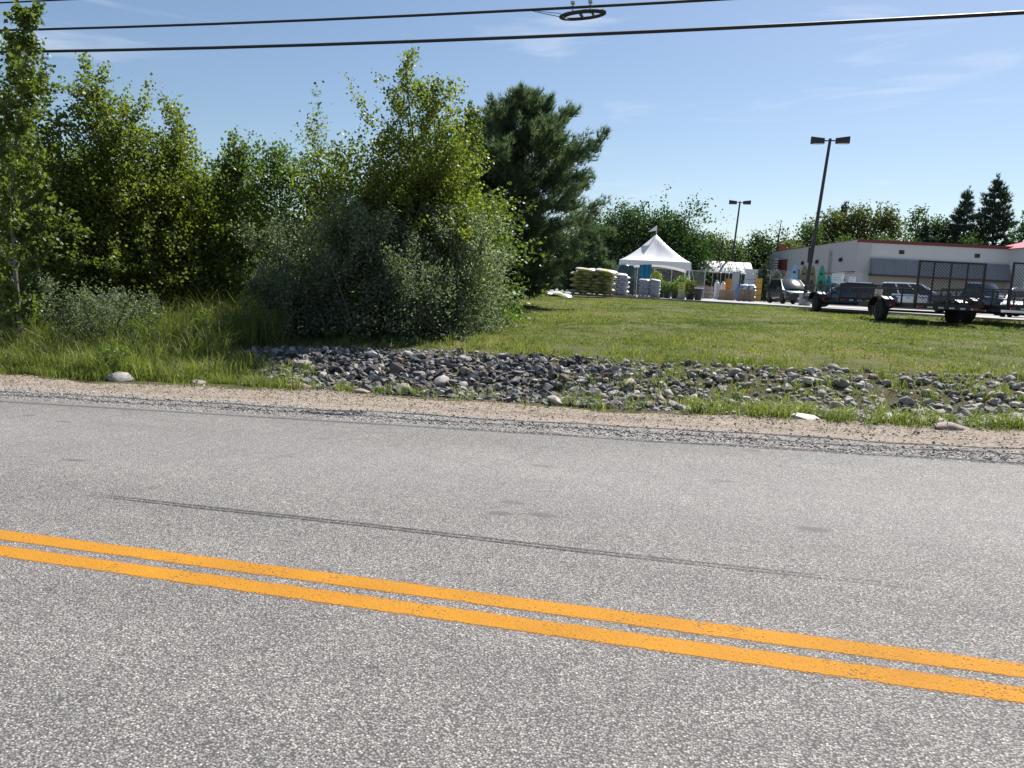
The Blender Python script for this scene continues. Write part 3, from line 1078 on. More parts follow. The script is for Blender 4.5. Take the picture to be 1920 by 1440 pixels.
# -- white pine: whorls of upswept limbs carrying bristly shoots
def pine(name, label, x, y, h, Rad, seed, shoots, nl, mat, shoot_l, wd, group=None, prof=domed, t0=.05, up=.35, z=None, whorl=5, nw=14, droop=0., needle=7):
    rg = np.random.default_rng(seed)
    e = empty(name, (x, y, (G(x, y) if z is None else z) - .03), 0., label, 'tree', group)
    mb = MB()
    mb.path([(math.sin(t * 4) * .03 * h * t, 0, h * t) for t in np.linspace(0, 1, 8)], [.022 * h * (1 - .95 * t) + .006 for t in np.linspace(0, 1, 8)], 7)
    segs = []
    for wv in range(nw):
        t = t0 + (1 - t0) * (wv + .3) / nw
        for k in range(whorl):
            az = k * 6.283 / whorl + wv * .7 + rg.uniform(-.35, .35)
            Lb = Rad * prof((t - t0) / (1 - t0)) * rg.uniform(.6, 1.15)
            el = up * (1.55 * t - .05) + rg.uniform(-.15, .15)
            d = np.array([math.cos(az) * math.cos(el), math.sin(az) * math.cos(el), math.sin(el)])
            p0 = np.array([0, 0, h * t])
            pts = [p0 + d * Lb * u + np.array([0, 0, (.25 - droop) * Lb * u * u - droop * Lb * u]) for u in (0, .3, .65, 1)]
            r0 = .012 * h * (1 - t) * .5 + .006
            mb.path(pts, [r0, r0 * .8, r0 * .5, r0 * .2], 4)
            segs.append((pts[2], pts[3]))
            for j in range(7):
                u = rg.uniform(.25, 1)
                q0 = p0 + d * Lb * u + np.array([0, 0, (.25 - droop) * Lb * u * u - droop * Lb * u])
                sdv = np.array([-d[1], d[0], 0]) * rg.choice((-1, 1)) * rg.uniform(.3, .9) + d * .7 + np.array([0, 0, rg.uniform(-.1, .45) - droop])
                q1 = q0 + sdv * Lb * rg.uniform(.18, .38) * (1.25 - .5 * u)
                segs.append((q0, q1))
    segs.append((np.array([0, 0, h * .9]), np.array([0, 0, h * 1.02])))
    mb.build('trunk', DBARK, e, True)
    segs = np.array(segs)
    wt = np.linalg.norm(segs[:, 1] - segs[:, 0], axis=1) + .03
    idx = rg.choice(len(segs), shoots, p=wt / wt.sum())
    u = rg.uniform(.2, 1.02, shoots)[:, None]
    P = segs[idx, 0] * (1 - u) + segs[idx, 1] * u + rg.normal(0, shoot_l * .35, (shoots, 3))
    D = segs[idx, 1] - segs[idx, 0]
    D /= np.linalg.norm(D, axis=1, keepdims=True) + 1e-9
    D = D * .8 + np.array([0, 0, .45 - droop]) + rg.normal(0, .25, D.shape)
    # each shoot: `needle` thin blades fanning around its axis
    Pn = np.repeat(P, needle, 0)
    Dn = np.repeat(D, needle, 0) + rg.normal(0, .45, (shoots * needle, 3))
    Dn /= np.linalg.norm(Dn, axis=1, keepdims=True)
    Ln = shoot_l * rg.uniform(.6, 1.2, len(Pn))[:, None]
    S = np.cross(Dn, rg.normal(0, 1, Dn.shape))
    S /= np.linalg.norm(S, axis=1, keepdims=True) + 1e-9
    V = np.stack([Pn - S * wd * .5, Pn + S * wd * .5, Pn + Dn * Ln], 1)
    tint = np.clip(.45 + np.repeat(rg.normal(0, .16, shoots), needle) + rg.normal(0, .1, len(Pn)), 0, 1)
    link('crown', np_mesh('crown', V, tint, mat), e)
    return e


pine('pine_tree', 'large bluish white pine right of the poplar clump', -7.6, 25.4, 7.0, 2.75, 71, 26000, 9, LM['pine'], .22, .022, prof=lambda t: float(np.interp(t, [0, .1, .28, .5, .7, .88, 1], [.55, .70, .97, 1, .62, .28, .06])), up=.48, nw=22, whorl=8, needle=8)
pine('pine_tree', 'slightly lower pine between the poplar clump and the large pine', -9.1, 26.2, 6.3, 2.3, 74, 17000, 9, LM['pine'], .22, .022, prof=lambda t: float(np.interp(t, [0, .1, .28, .5, .7, .88, 1], [.7, .85, 1, .9, .6, .28, .06])), up=.48, nw=19, whorl=7, needle=8)
pine('pine_tree', 'smaller lighter pine behind the stacked soil bags', -8.6, 42.4, 3.7, 1.7, 72, 4200, 9, LM['pine'], .30, .045, prof=lambda t: max(.08, (1 - t) ** .8), up=.4, nw=11, needle=8)

# -- distant trees
GD = 'trees behind the store and tent'


def far_tree(lab, x, y, h, rr, n, size, mat, seed, prof=domed, t0=.03, nb=44, jit=.35, up=.12, name='leafy_tree', bare=False, stems=1):
    tree(name, lab, 'tree', x, y, h, rr, int(n * 1.9), size * .72, mat, seed, prof, t0, nb, up, sub=6, jit=jit, bark=DBARK, trunk_r=(.016 if n > 500 else .03) * h, fill=.75 if n > 2500 else .3, group=GD, wig=.02, z=LOT - .1, stems=stems, spread=.4 * (stems > 1))


far_tree('dense dark oak behind the left side of the white tent', -12.2, 80, 8.6, 4.6, 9500, .34, LM['oak'], 81)
far_tree('dense dark oak right behind the tent peak', -8.2, 80.5, 8.3, 4.2, 9500, .34, LM['oak'], 82)
far_tree('lower shoulder of dark oak right of the tent', -5.9, 82, 6.4, 3.0, 6000, .34, LM['oak'], 83)
far_tree('dark oak at the far left showing between pine and tent', -16.5, 82, 8.0, 3.8, 5200, .34, LM['oak'], 84)
far_tree('mid green tree behind the left end of the white roof shelter', -4.6, 97, 7.6, 2.6, 3800, .38, LM['far_mid'], 85)
far_tree('greyish green tree behind the middle of the white roof shelter', -2.0, 100, 6.8, 3.0, 3600, .38, LM['far_mid'], 86)
far_tree('green round tree behind the far light pole', 1.2, 104, 8.3, 3.2, 5000, .4, LM['oak'], 87)
far_tree('brownish green tree left of the red sign tower', 4.6, 106, 7.8, 3.2, 3800, .4, LM['far_olive'], 88)
far_tree('loose tree behind the far end of the store', 8.1, 121, 11.6, 3.4, 3000, .45, LM['far_mid'], 89, oval)
far_tree('olive tree left of the near light pole top', 11.6, 127, 14.0, 4.2, 5200, .5, LM['far_olive'], 90)
far_tree('olive tree above the store corner', 15.3, 128, 14.7, 4.3, 5200, .5, LM['far_olive'], 91)
far_tree('yellowish green tree above the store front', 19.4, 129, 14.8, 4.2, 5200, .5, LM['far_olive'], 92)
far_tree('thin open tree between the yellowish tree and the spruces', 24.2, 134, 15.3, 3.0, 1900, .5, LM['far_mid'], 93, oval)
far_tree('leafy tree in front of the left spruce', 27.0, 131, 13.6, 3.4, 3600, .5, LM['oak'], 94)
far_tree('low dark tree behind the flat roof', 22.0, 122, 9.4, 3.2, 3600, .45, LM['oak'], 95)
far_tree('low dark tree behind the right part of the flat roof', 29.5, 122, 10.0, 4.0, 4200, .45, LM['oak'], 96)
far_tree('leafy tree at the right picture edge above the red roof', 36.3, 124, 13.6, 2.6, 2400, .45, LM['oak'], 97, oval)
far_tree('low dark tree behind the red roof', 35.5, 130, 8.5, 3.6, 3200, .45, LM['far_olive'], 98)
far_tree('low tree filling the skyline left of the store', 8.0, 128, 9.0, 4.0, 3600, .45, LM['oak'], 99)
far_tree('low tree filling the skyline behind the kayaks', 13.0, 120, 9.4, 4.2, 3600, .45, LM['far_mid'], 100)
far_tree('low tree filling the skyline behind the store corner', 18.0, 121, 9.6, 4.0, 3600, .45, LM['far_mid'], 101)
far_tree('sparse grey tree with bare twigs right of the tent', -3.3, 95, 7.9, 2.2, 150, .25, LM['far_olive'], 102, oval)
far_tree('sparse grey tree with bare twigs behind the far light pole', 3.4, 103, 10.2, 2.4, 150, .25, LM['far_olive'], 103, oval)
pine('spruce_tree', 'tallest dark spruce behind the store', 33.4, 129, 19.0, 5.6, 110, 7000, 9, LM['spruce'], .6, .15, GD, prof=lambda t: max(.04, (1 - t) ** .8), up=.05, z=LOT, nw=18, whorl=6, droop=-.02, needle=5)
pine('spruce_tree', 'second dark spruce left of the tallest one', 29.4, 128, 16.9, 5.6, 111, 6500, 9, LM['spruce'], .6, .15, GD, prof=lambda t: max(.05, (1 - t) ** .9), up=.05, z=LOT, nw=14, whorl=6, droop=-.05, needle=5)
pine('spruce_tree', 'small spruce showing above the flat roof', 24.4, 128, 12.4, 2.6, 112, 2000, 9, LM['spruce'], .7, .16, GD, prof=lambda t: max(.05, (1 - t) ** .9), up=-.02, z=LOT, nw=12, whorl=5, droop=.03, needle=5)
pine('spruce_tree', 'spiky spruce top among the olive trees', 13.4, 130, 14.9, 2.6, 113, 2000, 9, LM['spruce'], .7, .16, GD, prof=lambda t: max(.05, (1 - t) ** .9), up=-.02, z=LOT, nw=12, whorl=5, droop=.03, needle=5)

# far wood closing the horizon beyond the store and behind the thicket
rg = np.random.default_rng(5)
PP = []
for (xa, ya, xb, yb, hm, n) in ((-45, 95, -5, 125, 5.0, 5200), (-10, 120, 60, 150, 6.0, 8000), (-110, 40, -40, 95, 5.0, 4500)):
    t = rg.uniform(0, 1, n)
    X0 = xa + (xb - xa) * t + rg.normal(0, .6, n)
    hmax = hm * (.75 + .18 * np.sin(X0 * .5) + .12 * np.sin(X0 * 1.3 + 2))
    PP.append(np.stack([X0, ya + (yb - ya) * t + rg.normal(0, 2.0, n), LOT + hmax * rg.uniform(0, 1, n) ** .8], -1))
PP = np.concatenate(PP)
tint = np.clip(rg.normal(.45, .2, len(PP)), 0, 1)
o = link('far_woods', np_mesh('far_woods', leaves(PP, .75, .9, tint, rg), tint, LM['oak']))
tag(o, 'dark belt of far woods closing the horizon behind the store and thicket', 'woods', kind='stuff')

# ================================================================== OBJECTS
BLACK = simple('black_powder_coat', (.018, .018, .02), .45, var=.3, scale=8)
RUBBER = simple('tyre_rubber', (.022, .022, .023), .85, var=.3, scale=12, bump=.3)
STEEL = simple('galvanised_steel', (.42, .43, .44), .45, .8, var=.15, scale=10)
RIM = simple('grey_rim', (.35, .36, .37), .4, .7, var=.1)
REDP = simple('red_lens', (.42, .02, .018), .3, var=.1)
AMBER = simple('clear_lens', (.72, .72, .70), .15, var=.05)
WHITEP = simple('white_plastic', (.74, .75, .76), .5, var=.06)
WOOD = simple('weathered_pallet_wood', (.30, .225, .145), .85, var=.35, scale=14, bump=.4)
CONC = simple('concrete', (.40, .385, .36), .9, var=.18, scale=5, bump=.4)
DKGREEN = simple('dark_green_mesh', (.025, .045, .038), .8, var=.3, scale=4)


def glass_mat():
    b = NB('dark_car_glass')
    p = b.n('BsdfPrincipled', Base__Color=(.02, .025, .03, 1), Roughness=.11)
    p.inputs['Specular IOR Level'].default_value = .8
    co = b.n('TexCoord').outputs['Object']
    bp = b.n('Bump', Strength=.04, Distance=.02, Height=b.noise(co, 3, 2))
    b.l(bp.outputs[0], p.inputs['Normal'])
    b.l(p.outputs[0], b.out.inputs[0])
    return b.m


GLASS = glass_mat()


def carpaint(name, c, metal=.3):
    return simple(name, c, .28, metal, var=.06, scale=2, coat=.6)


# ---- overhead cables
CABLE = simple('cable_sheath', (.025, .025, .028), .6, var=.2)
GC = 'overhead cables along the road'
for (x0, z0, k, rad, lab, xa, xb) in ((-2, 5.18, .0011, .027, 'thick black overhead cable, lowest of the three', -60, 55), (-2, 5.58, .0011, .022, 'black overhead cable carrying the storage loop, middle one', -60, 55), (-2, 6.13, .0008, .016, 'thin overhead cable, topmost, clipping the upper left corner', -60, 55)):
    mb = MB()
    mb.path([(x, 12, z0 + k * (x - x0) ** 2) for x in np.linspace(xa, xb, 60)], rad, 6)
    tag(mb.build('overhead_cable', CABLE, None, True), lab, 'cable', GC)
lp = empty('cable_loop', (-2.72, 12, 5.582), 0., 'oval storage loop of spare cable hung under the middle overhead cable', 'cable loop')
pts = []
for i in range(33):
    a = i / 32 * 6.2832
    pts.append((.33 * math.cos(a) - .02 * (math.cos(a) < 0), .15 * math.sin(a), -.115 + .02 * math.cos(a)))
MB().path(pts, .026, 6).build('cable_ring', CABLE, lp, True)
MB().path([(p[0] * .86, p[1] * .86, p[2] - .015) for p in pts], .012, 5).build('inner_ring', CABLE, lp, True)
for x in (-.17, .10):
    MB().bar((x, 0, -.1), (x, 0, .075), .014).box(x - .03, x + .03, -.03, .03, .05, .085).build('hanger_clamp', STEEL, lp)
MB().box(-.05, -.01, -.14, .14, -.13, -.105).box(.14, .17, -.13, .13, -.13, -.105).build('cross_bar', BLACK, lp)
MB().bar((-.33, .05, -.12), (-.86, 0, -.005), .006).bar((-.33, -.05, -.1), (-.86, 0, 0), .005).build('tie_wire', CABLE, lp)


# ---- utility trailers
def trailer(label, x, y, gate_h, with_gate, extra=False):
    ang = R(16.5)
    e = empty('utility_trailer', (x, y, G(x, y) - .015), ang, label, 'trailer', 'black utility trailers parked on the lawn edge')
    hw, ry, fy, bz = .84, -1.45, 1.75, .50
    mb = MB()
    for sx in (-1, 1):
        mb.box(sx * hw - .03, sx * hw + .03, ry, fy, bz - .10, bz)
    for yy in (ry, -.7, 0, .7, fy):
        mb.box(-hw + .032, hw - .032, yy - .03, yy + .03, bz - .098, bz - .003)
    mb.bar((-.7, fy, bz - .06), (0, fy + 1.2, bz - .08), .04).bar((.7, fy, bz - .06), (0, fy + 1.2, bz - .08), .04)
    mb.build('frame', BLACK, e)
    d = MB()
    for i in range(9):
        a = -hw + .04 + i * (2 * hw - .08) / 9
        d.box(a, a + .175, ry + .035, fy - .035, bz + .002, bz + .035)
    d.build('deck', WOOD, e)
    MB().bar((-1.0, 0, .30), (1.0, 0, .30), .035, 8).build('axle', BLACK, e)
    for sx in (-1, 1):
        wv = MB().lathe([(.19, -.085), (.265, -.09), (.296, -.065), (.30, 0), (.296, .065), (.265, .09), (.19, .085)], 22, (sx * 1.0, 0, .30), 'X').build('wheel', RUBBER, e, True)
        MB().lathe([(.05, -.03), (.18, -.04), (.195, -.075), (.19, .075), (.18, .05), (.05, .06)], 18, (sx * 1.0 + sx * .02, 0, .30), 'X').build('rim', RIM, wv, True)
        f = MB()
        pr = [(-.56, .42), (-.45, .60), (-.22, .67), (.22, .67), (.45, .60), (.56, .42)]
        for (a0, z0), (a1, z1) in zip(pr[:-1], pr[1:]):
            f.hexa([(sx * .87, a0, z0 - .012), (sx * 1.13, a0, z0 - .012), (sx * 1.13, a1, z1 - .012), (sx * .87, a1, z1 - .012)], [(sx * .87, a0, z0 + .008), (sx * 1.13, a0, z0 + .008), (sx * 1.13, a1, z1 + .008), (sx * .87, a1, z1 + .008)])
        f.build('fender', BLACK, e)
        MB().box(sx * .98 - .045, sx * .98 + .045, -.600, -.570, .44, .52).build('tail_light', REDP, e)
        MB().box(sx * .72 - .06, sx * .72 + .06, ry - .052, ry - .034, bz - .085, bz - .025).build('tail_light', REDP, e)
        r_ = MB()
        zt = bz + .42
        r_.bar((sx * hw, ry + .03, zt), (sx * hw, fy, zt), .028)
        for yy in (ry + .03, -.75, .1, .95, fy):
            r_.bar((sx * hw, yy, bz), (sx * hw, yy, zt), .024)
        r_.bar((sx * hw, ry + .03, bz + .21), (sx * hw, fy, bz + .21), .014)
        r_.build('side_rail', BLACK, e)
    MB().bar((-hw, fy, bz + .42), (hw, fy, bz + .42), .028).bar((0, fy, bz), (0, fy, bz + .42), .022).build('front_rail', BLACK, e)
    tp = MB()
    for i in range(6):
        a = -.8 + i * .28
        tp.box(a, a + .14, ry - .036, ry - .031, bz - .08, bz - .035)
    tp.build('reflective_tape', simple('reflective_tape', (.62, .60, .60), .4), e)
    MB().bar((0, fy + 1.0, .05), (0, fy + 1.0, .85), .03, 8).box(-.09, .09, fy + .92, fy + 1.08, .0, .03).build('jack', BLACK, e)
    # gate: frame, uprights and expanded metal
    gy = ry - .03
    z0, z1 = bz + .02, bz + .02 + gate_h
    gm = MB()
    gw = hw
    for a in (-gw, gw):
        gm.bar((a, gy, z0), (a, gy, z1), .032)
    gm.bar((-gw - .02, gy, z1), (gw + .02, gy, z1), .032).bar((-gw - .02, gy, z0), (gw + .02, gy, z0), .032)
    ups = (-.46, -.02, .40) if gate_h > .8 else (-.28, .28)
    for a in ups:
        gm.bar((a, gy, z0), (a, gy, z1), .022)
    gt = gm.build('gate', BLACK, e)
    mesh = MB()
    p_ = .085
    W_, H_2 = 2 * gw, z1 - z0
    n = int((W_ + H_2) / p_)
    for i in range(-1, n + 1):
        for sg in (1, -1):
            c0 = i * p_
            # lattice lines x = c0 -/+ z, clipped to the frame
            a = max(0, c0 - H_2)
            b_ = min(W_, c0)
            if b_ <= a:
                continue
            za, zb = c0 - a, c0 - b_
            xa, xb = a, b_
            if sg < 0:
                xa, xb = W_ - a, W_ - b_
            mesh.bar((-gw + xa, gy + .004 * sg, z0 + za), (-gw + xb, gy + .004 * sg, z0 + zb), .0055, 3, caps=False)
    mesh.build('wire_mesh', BLACK, gt)
    return e


tA = trailer('black utility trailer with low mesh rail, leftmost on the lawn behind the lamp pole', 3.38, 29.54, .45, False)
tB = trailer('black utility trailer with tall mesh ramp gate raised, middle one on the lawn', 4.56, 23.68, 1.08, True)
tC = trailer('black utility trailer with raised mesh gate cut off by the right picture edge', 6.86, 24.36, 1.08, True)
# white bucket standing in the first trailer
tag(MB().lathe([(.11, 0), (.14, .3), (.15, .31), (.145, .33)], 16, (4.3, 28.9, G(3.38, 29.54) + .525)).build('bucket', WHITEP, None, True), 'white plastic bucket standing in the leftmost trailer', 'bucket')


# ---- cars
def loft(st, closed=True):
    """st: list of (x, [(y,z)...]) rings"""
    mb = MB()
    n = len(st[0][1])
    for x, ring in st:
        for (y, z) in ring:
            mb.v.append((x, y, z))
    for i in range(len(st) - 1):
        for k in range(n):
            a, b_ = i * n + k, i * n + (k + 1) % n
            mb.f.append((a, b_, b_ + n, a + n))
    mb.f.append(tuple(range(n))[::-1])
    mb.f.append(tuple(range((len(st) - 1) * n, len(st) * n)))
    return mb


def car(name, label, cat, x, y, head, paint_, kind, Ln, Wd, Ht, z=LOT + .006):
    e = empty(name, (x, y, z), R(head), label, cat)
    hl, hw = Ln / 2, Wd / 2
    wr = .36 if kind != 'sedan' else .32
    zb = .26 if kind != 'sedan' else .20
    belt = Ht * (.58 if kind != 'sedan' else .62)
    hood = belt - (.10 if kind != 'sedan' else .14)

    def ring(h, zt, zlo):
        return [(-h * .90, zlo), (-h, zlo + .16), (-h, zt - .16), (-h * .95, zt - .03), (-h * .82, zt), (h * .82, zt), (h * .95, zt - .03), (h, zt - .16), (h, zlo + .16), (h * .90, zlo)]
    if kind == 'pickup':
        prof = [(-hl, .88, belt - .06), (-hl + .12, 1, belt), (-.1, 1, belt), (.9, 1, belt), (hl - 1.25, 1, hood + .06), (hl - .35, .97, hood), (hl - .1, .92, hood - .08), (hl, .85, hood - .22)]
        cab = (-.55, .98, -.35, .45)
    elif kind == 'suv':
        prof = [(-hl, .86, belt - .10), (-hl + .10, .97, belt), (-.8, 1, belt), (.75, 1, belt), (hl - 1.15, 1, hood + .06), (hl - .4, .96, hood), (hl - .12, .90, hood - .08), (hl, .80, hood - .24)]
        cab = (-hl + .06, 1.36, -hl + .32, .12)
    else:
        prof = [(-hl, .82, belt - .16), (-hl + .15, .94, belt - .06), (-1.2, 1, belt), (.8, 1, belt), (hl - 1.15, 1, hood + .05), (hl - .4, .94, hood - .04), (hl - .12, .86, hood - .14), (hl, .76, hood - .28)]
        cab = (-1.75, 1.15, -1.0, .3)
    body = loft([(px_, ring(hw * k, zt, zb + (.06 if abs(px_) > hl - .2 else 0))) for px_, k, zt in prof]).build('body', paint_, e, True, .7)
    xr, xf, xr2, xf2 = cab
    cw, rw = hw * .93, hw * .74
    rz = Ht
    bz = belt - .03
    c = MB()
    b0 = [(xr, -cw, bz), (xf, -cw, bz), (xf, cw, bz), (xr, cw, bz)]
    t0_ = [(xr2, -rw, rz - .03), (xf2, -rw, rz - .03), (xf2, rw, rz - .03), (xr2, rw, rz - .03)]
    t1_ = [(xr2 + .15, -rw * .85, rz), (xf2 - .18, -rw * .85, rz), (xf2 - .18, rw * .85, rz), (xr2 + .15, rw * .85, rz)]
    c.v += b0 + t0_ + t1_
    c.f += [(0, 1, 5, 4), (1, 2, 6, 5), (2, 3, 7, 6), (3, 0, 4, 7), (4, 5, 9, 8), (5, 6, 10, 9), (6, 7, 11, 10), (7, 4, 8, 11), (8, 9, 10, 11)]
    c.build('cabin', paint_, e, True, .5)

    def pane(nm, q, ins=.06, off=.012):
        q = [Vector(p) for p in q]
        cen = sum(q, Vector()) / 4
        nn = (q[1] - q[0]).cross(q[3] - q[0]).normalized()
        qq = []
        for i, p in enumerate(q):
            d1 = (q[(i + 1) % 4] - p).normalized()
            d2 = (q[i - 1] - p).normalized()
            qq.append(p + (d1 + d2) * ins)
        MB().hexa([p - nn * .01 for p in qq], [p + nn * off for p in qq]).build(nm, GLASS, e)
    B, T = [Vector(p) for p in b0], [Vector(p) for p in t0_]
    wm = MB()
    q4 = [B[1] + Vector((-.05, .10, .03)), B[2] + Vector((-.05, -.10, .03)), T[2] + Vector((.05, -.07, -.02)), T[1] + Vector((.05, .07, -.02))]
    wn = (q4[1] - q4[0]).cross(q4[3] - q4[0]).normalized()
    for j in range(9):
        for i in range(13):
            u, v = i / 12, j / 8
            p = q4[0].lerp(q4[1], u).lerp(q4[3].lerp(q4[2], u), v)
            wm.v.append(tuple(p + wn * (.012 + .10 * 4 * u * (1 - u) * .8 + .05 * 4 * v * (1 - v))))
    for j in range(8):
        for i in range(12):
            a = j * 13 + i
            wm.f.append((a, a + 1, a + 14, a + 13))
    wm.build('windshield', GLASS, e, True, 2.)
    pane('rear_window', (B[3], B[0], T[0], T[3]))
    cuts = (0, .36, .68, 1) if kind == 'suv' else ((0, .45, 1) if kind == 'sedan' else (0, .35, 1))
    for i in range(len(cuts) - 1):
        a, b_ = cuts[i], cuts[i + 1]
        pane('side_window', (B[0].lerp(B[1], a), B[0].lerp(B[1], b_), T[0].lerp(T[1], b_), T[0].lerp(T[1], a)), .05)
        pane('side_window', (B[2].lerp(B[3], 1 - b_), B[2].lerp(B[3], 1 - a), T[2].lerp(T[3], 1 - a), T[2].lerp(T[3], 1 - b_)), .05)
    for sx in (-1, 1):
        for wx in (-hl + .85, hl - .88):
            w_ = MB().lathe([(wr * .62, -.1), (wr * .93, -.11), (wr, -.07), (wr, .07), (wr * .93, .11), (wr * .62, .1)], 20, (wx, sx * (hw - .10), wr), 'Y').build('wheel', RUBBER, e, True)
            MB().lathe([(.05, -.05), (wr * .6, -.06), (wr * .64, -.095), (wr * .62, .095), (wr * .6, .06), (.05, .05)], 16, (wx, sx * (hw - .10 + .016), wr), 'Y').build('rim', RIM, w_, True)
            ar = MB()
            for i in range(8):
                a0, a1 = math.pi * i / 8, math.pi * (i + 1) / 8
                ar.hexa([(wx + math.cos(a) * r_, sx * (hw + s_), wr + math.sin(a) * r_) for a, r_, s_ in ((a0, wr * 1.02, -.05), (a1, wr * 1.02, -.05), (a1, wr * 1.18, -.05), (a0, wr * 1.18, -.05))],
                        [(wx + math.cos(a) * r_, sx * (hw + s_), wr + math.sin(a) * r_) for a, r_, s_ in ((a0, wr * 1.02, .012), (a1, wr * 1.02, .012), (a1, wr * 1.18, .012), (a0, wr * 1.18, .012))])
            ar.build('wheel_arch', BLACK, e)
        MB().hexa([(hl - .22, sx * hw * .86, hood - .30), (hl - .04, sx * hw * .72, hood - .30), (hl - .02, sx * hw * .48, hood - .30), (hl - .22, sx * hw * .48, hood - .30)],
                  [(hl - .22, sx * hw * .88, hood - .14), (hl - .06, sx * hw * .70, hood - .14), (hl - .05, sx * hw * .48, hood - .14), (hl - .22, sx * hw * .48, hood - .14)]).build('headlight', AMBER, e)
        MB().box(-hl - .012, -hl + .12, sx * hw * .74 - .07, sx * hw * .74 + .07, belt - .42, belt - .16).build('tail_light', REDP, e)
        MB().box(.80, .95, sx * (hw + .09) - .10, sx * (hw + .09) + .10, belt - .02, belt + .14).build('mirror', paint_, e)
        for dx in (-.55, .35):
            MB().box(dx, dx + .16, sx * (hw + .012) - .014, sx * (hw + .012) + .014, belt - .25, belt - .21).build('door_handle', BLACK, e)
    MB().box(hl - .10, hl + .02, -hw * .45, hw * .45, hood - .34, hood - .16).build('grille', BLACK, e)
    MB().hexa([(hl - .12, -hw * .88, zb + .02), (hl + .05, -hw * .68, zb + .02), (hl + .05, hw * .68, zb + .02), (hl - .12, hw * .88, zb + .02)], [(hl - .12, -hw * .9, zb + .24), (hl + .06, -hw * .7, zb + .24), (hl + .06, hw * .7, zb + .24), (hl - .12, hw * .9, zb + .24)]).build('front_bumper', BLACK if kind != 'sedan' else paint_, e)
    MB().box(-hl - .06, -hl + .1, -hw * .9, hw * .9, zb + .06, zb + .28).build('rear_bumper', RIM if kind == 'pickup' else BLACK, e)
    MB().box(hl + .062, hl + .072, -.15, .15, zb + .08, zb + .22).build('licence_plate', WHITEP, e)
    MB().box(-hl - .074, -hl - .062, -.15, .15, zb + .10, zb + .25).build('licence_plate', WHITEP, e)
    if kind == 'suv':
        for sx in (-1, 1):
            MB().bar((xr2 + .25, sx * rw * .88, rz + .05), (xf2 - .3, sx * rw * .88, rz + .05), .022).bar((xr2 + .3, sx * rw * .88, rz - .02), (xr2 + .3, sx * rw * .88, rz + .05), .02).bar((xf2 - .35, sx * rw * .88, rz - .02), (xf2 - .35, sx * rw * .88, rz + .05), .02).build('roof_rail', RIM, e)
    if kind == 'pickup':
        MB().box(-hl + .12, -.62, -hw * .80, hw * .80, belt + .004, belt + .02).build('bed_cover', BLACK, e)
    return e


car('parked_car', 'dark grey SUV facing the road, left of the near lamp pole', 'car', 2.85, 57.6, -75, carpaint('graphite_paint', (.045, .05, .055)), 'suv', 4.6, 1.85, 1.72)
car('parked_car', 'white SUV parked side on behind the leftmost trailers', 'car', 10.95, 57.9, -8, carpaint('white_paint', (.72, .73, .74), 0.), 'suv', 4.9, 1.9, 1.80)
car('parked_car', 'dark blue sedan half hidden behind the near lamp pole and first trailer', 'car', 5.63, 46.8, 172, carpaint('blue_paint', (.02, .04, .09)), 'sedan', 4.6, 1.8, 1.45)
car('parked_car', 'dark blue pickup behind the tall mesh gate of the middle trailer', 'car', 13.3, 52.4, -48, carpaint('navy_paint', (.02, .028, .07)), 'pickup', 5.4, 1.95, 1.85)
car('parked_car', 'white sedan at the right picture edge behind the last trailer', 'car', 13.3, 43.9, -112, carpaint('white_sedan_paint', (.70, .71, .72), 0.), 'sedan', 4.6, 1.82, 1.46)
car('parked_car', 'small silver car far back left of the dark SUV', 'car', 1.1, 84.5, 172, carpaint('silver_paint', (.52, .53, .55)), 'sedan', 4.4, 1.76, 1.42)


# ---- lamp poles (both lean slightly to the right)
def lamp_pole(label, x, y, h, lean):
    e = empty('lamp_pole', (x, y, LOT + .004), 0., label, 'lamp pole', 'car park lamp poles')
    MB().lathe([(.34, 0), (.34, .72), (.31, .78)], 18).build('base', CONC, e, True)
    t = MB()
    t.bar((0, 0, .76), (lean * h, 0, h), .155, 4, .11)
    t.box(-.22, .22, -.22, .22, .762, .80)
    t.build('pole', simple('bronze_pole_paint', (.045, .042, .040), .5, .3), e)
    tx = lean * h
    MB().bar((tx - .42, 0, h - .12), (tx + .42, 0, h - .12), .045).build('cross_arm', MATS['bronze_pole_paint'], e)
    for sx in (-1, 1):
        a, b_ = tx + sx * .30, tx + sx * 1.08
        lo, hi = min(a, b_), max(a, b_)
        hd = MB()
        k = .18
        z0, z1 = h - .28, h + .10
        ia, oa = (a, b_)
        hd.hexa([(ia, -.12, z0), (oa, -.22, z0), (oa, .22, z0), (ia, .12, z0)] if sx > 0 else [(oa, -.22, z0), (ia, -.12, z0), (ia, .12, z0), (oa, .22, z0)],
                [(ia, -.08, z1 - .08), (oa, -.20, z1), (oa, .20, z1), (ia, .08, z1 - .08)] if sx > 0 else [(oa, -.20, z1), (ia, -.08, z1 - .08), (ia, .08, z1 - .08), (oa, .20, z1)])
        o = hd.build('lamp_head', MATS['bronze_pole_paint'], e)
        MB().box(lo + .15, hi - .05, -.16, .16, z0 - .02, z0 - .004).build('lens', simple('milky_lens', (.5, .48, .42), .3), o)
    return e


lamp_pole('near twin head lamp pole on a concrete base beside the dark SUV', 3.45, 50.4, 9.9, .055)
lamp_pole('far twin head lamp pole in front of the white roofed shelter', -1.85, 83.5, 10.0, .045)
# box and speaker strapped on near pole
tag(MB().box(3.36, 3.66, 50.16, 50.26, LOT + 2.6, LOT + 3.5).bar((3.52, 50.26, LOT + 3.0), (3.52, 50.36, LOT + 3.0), .03).build('pole_box', BLACK), 'dark box strapped to the near lamp pole', 'box')

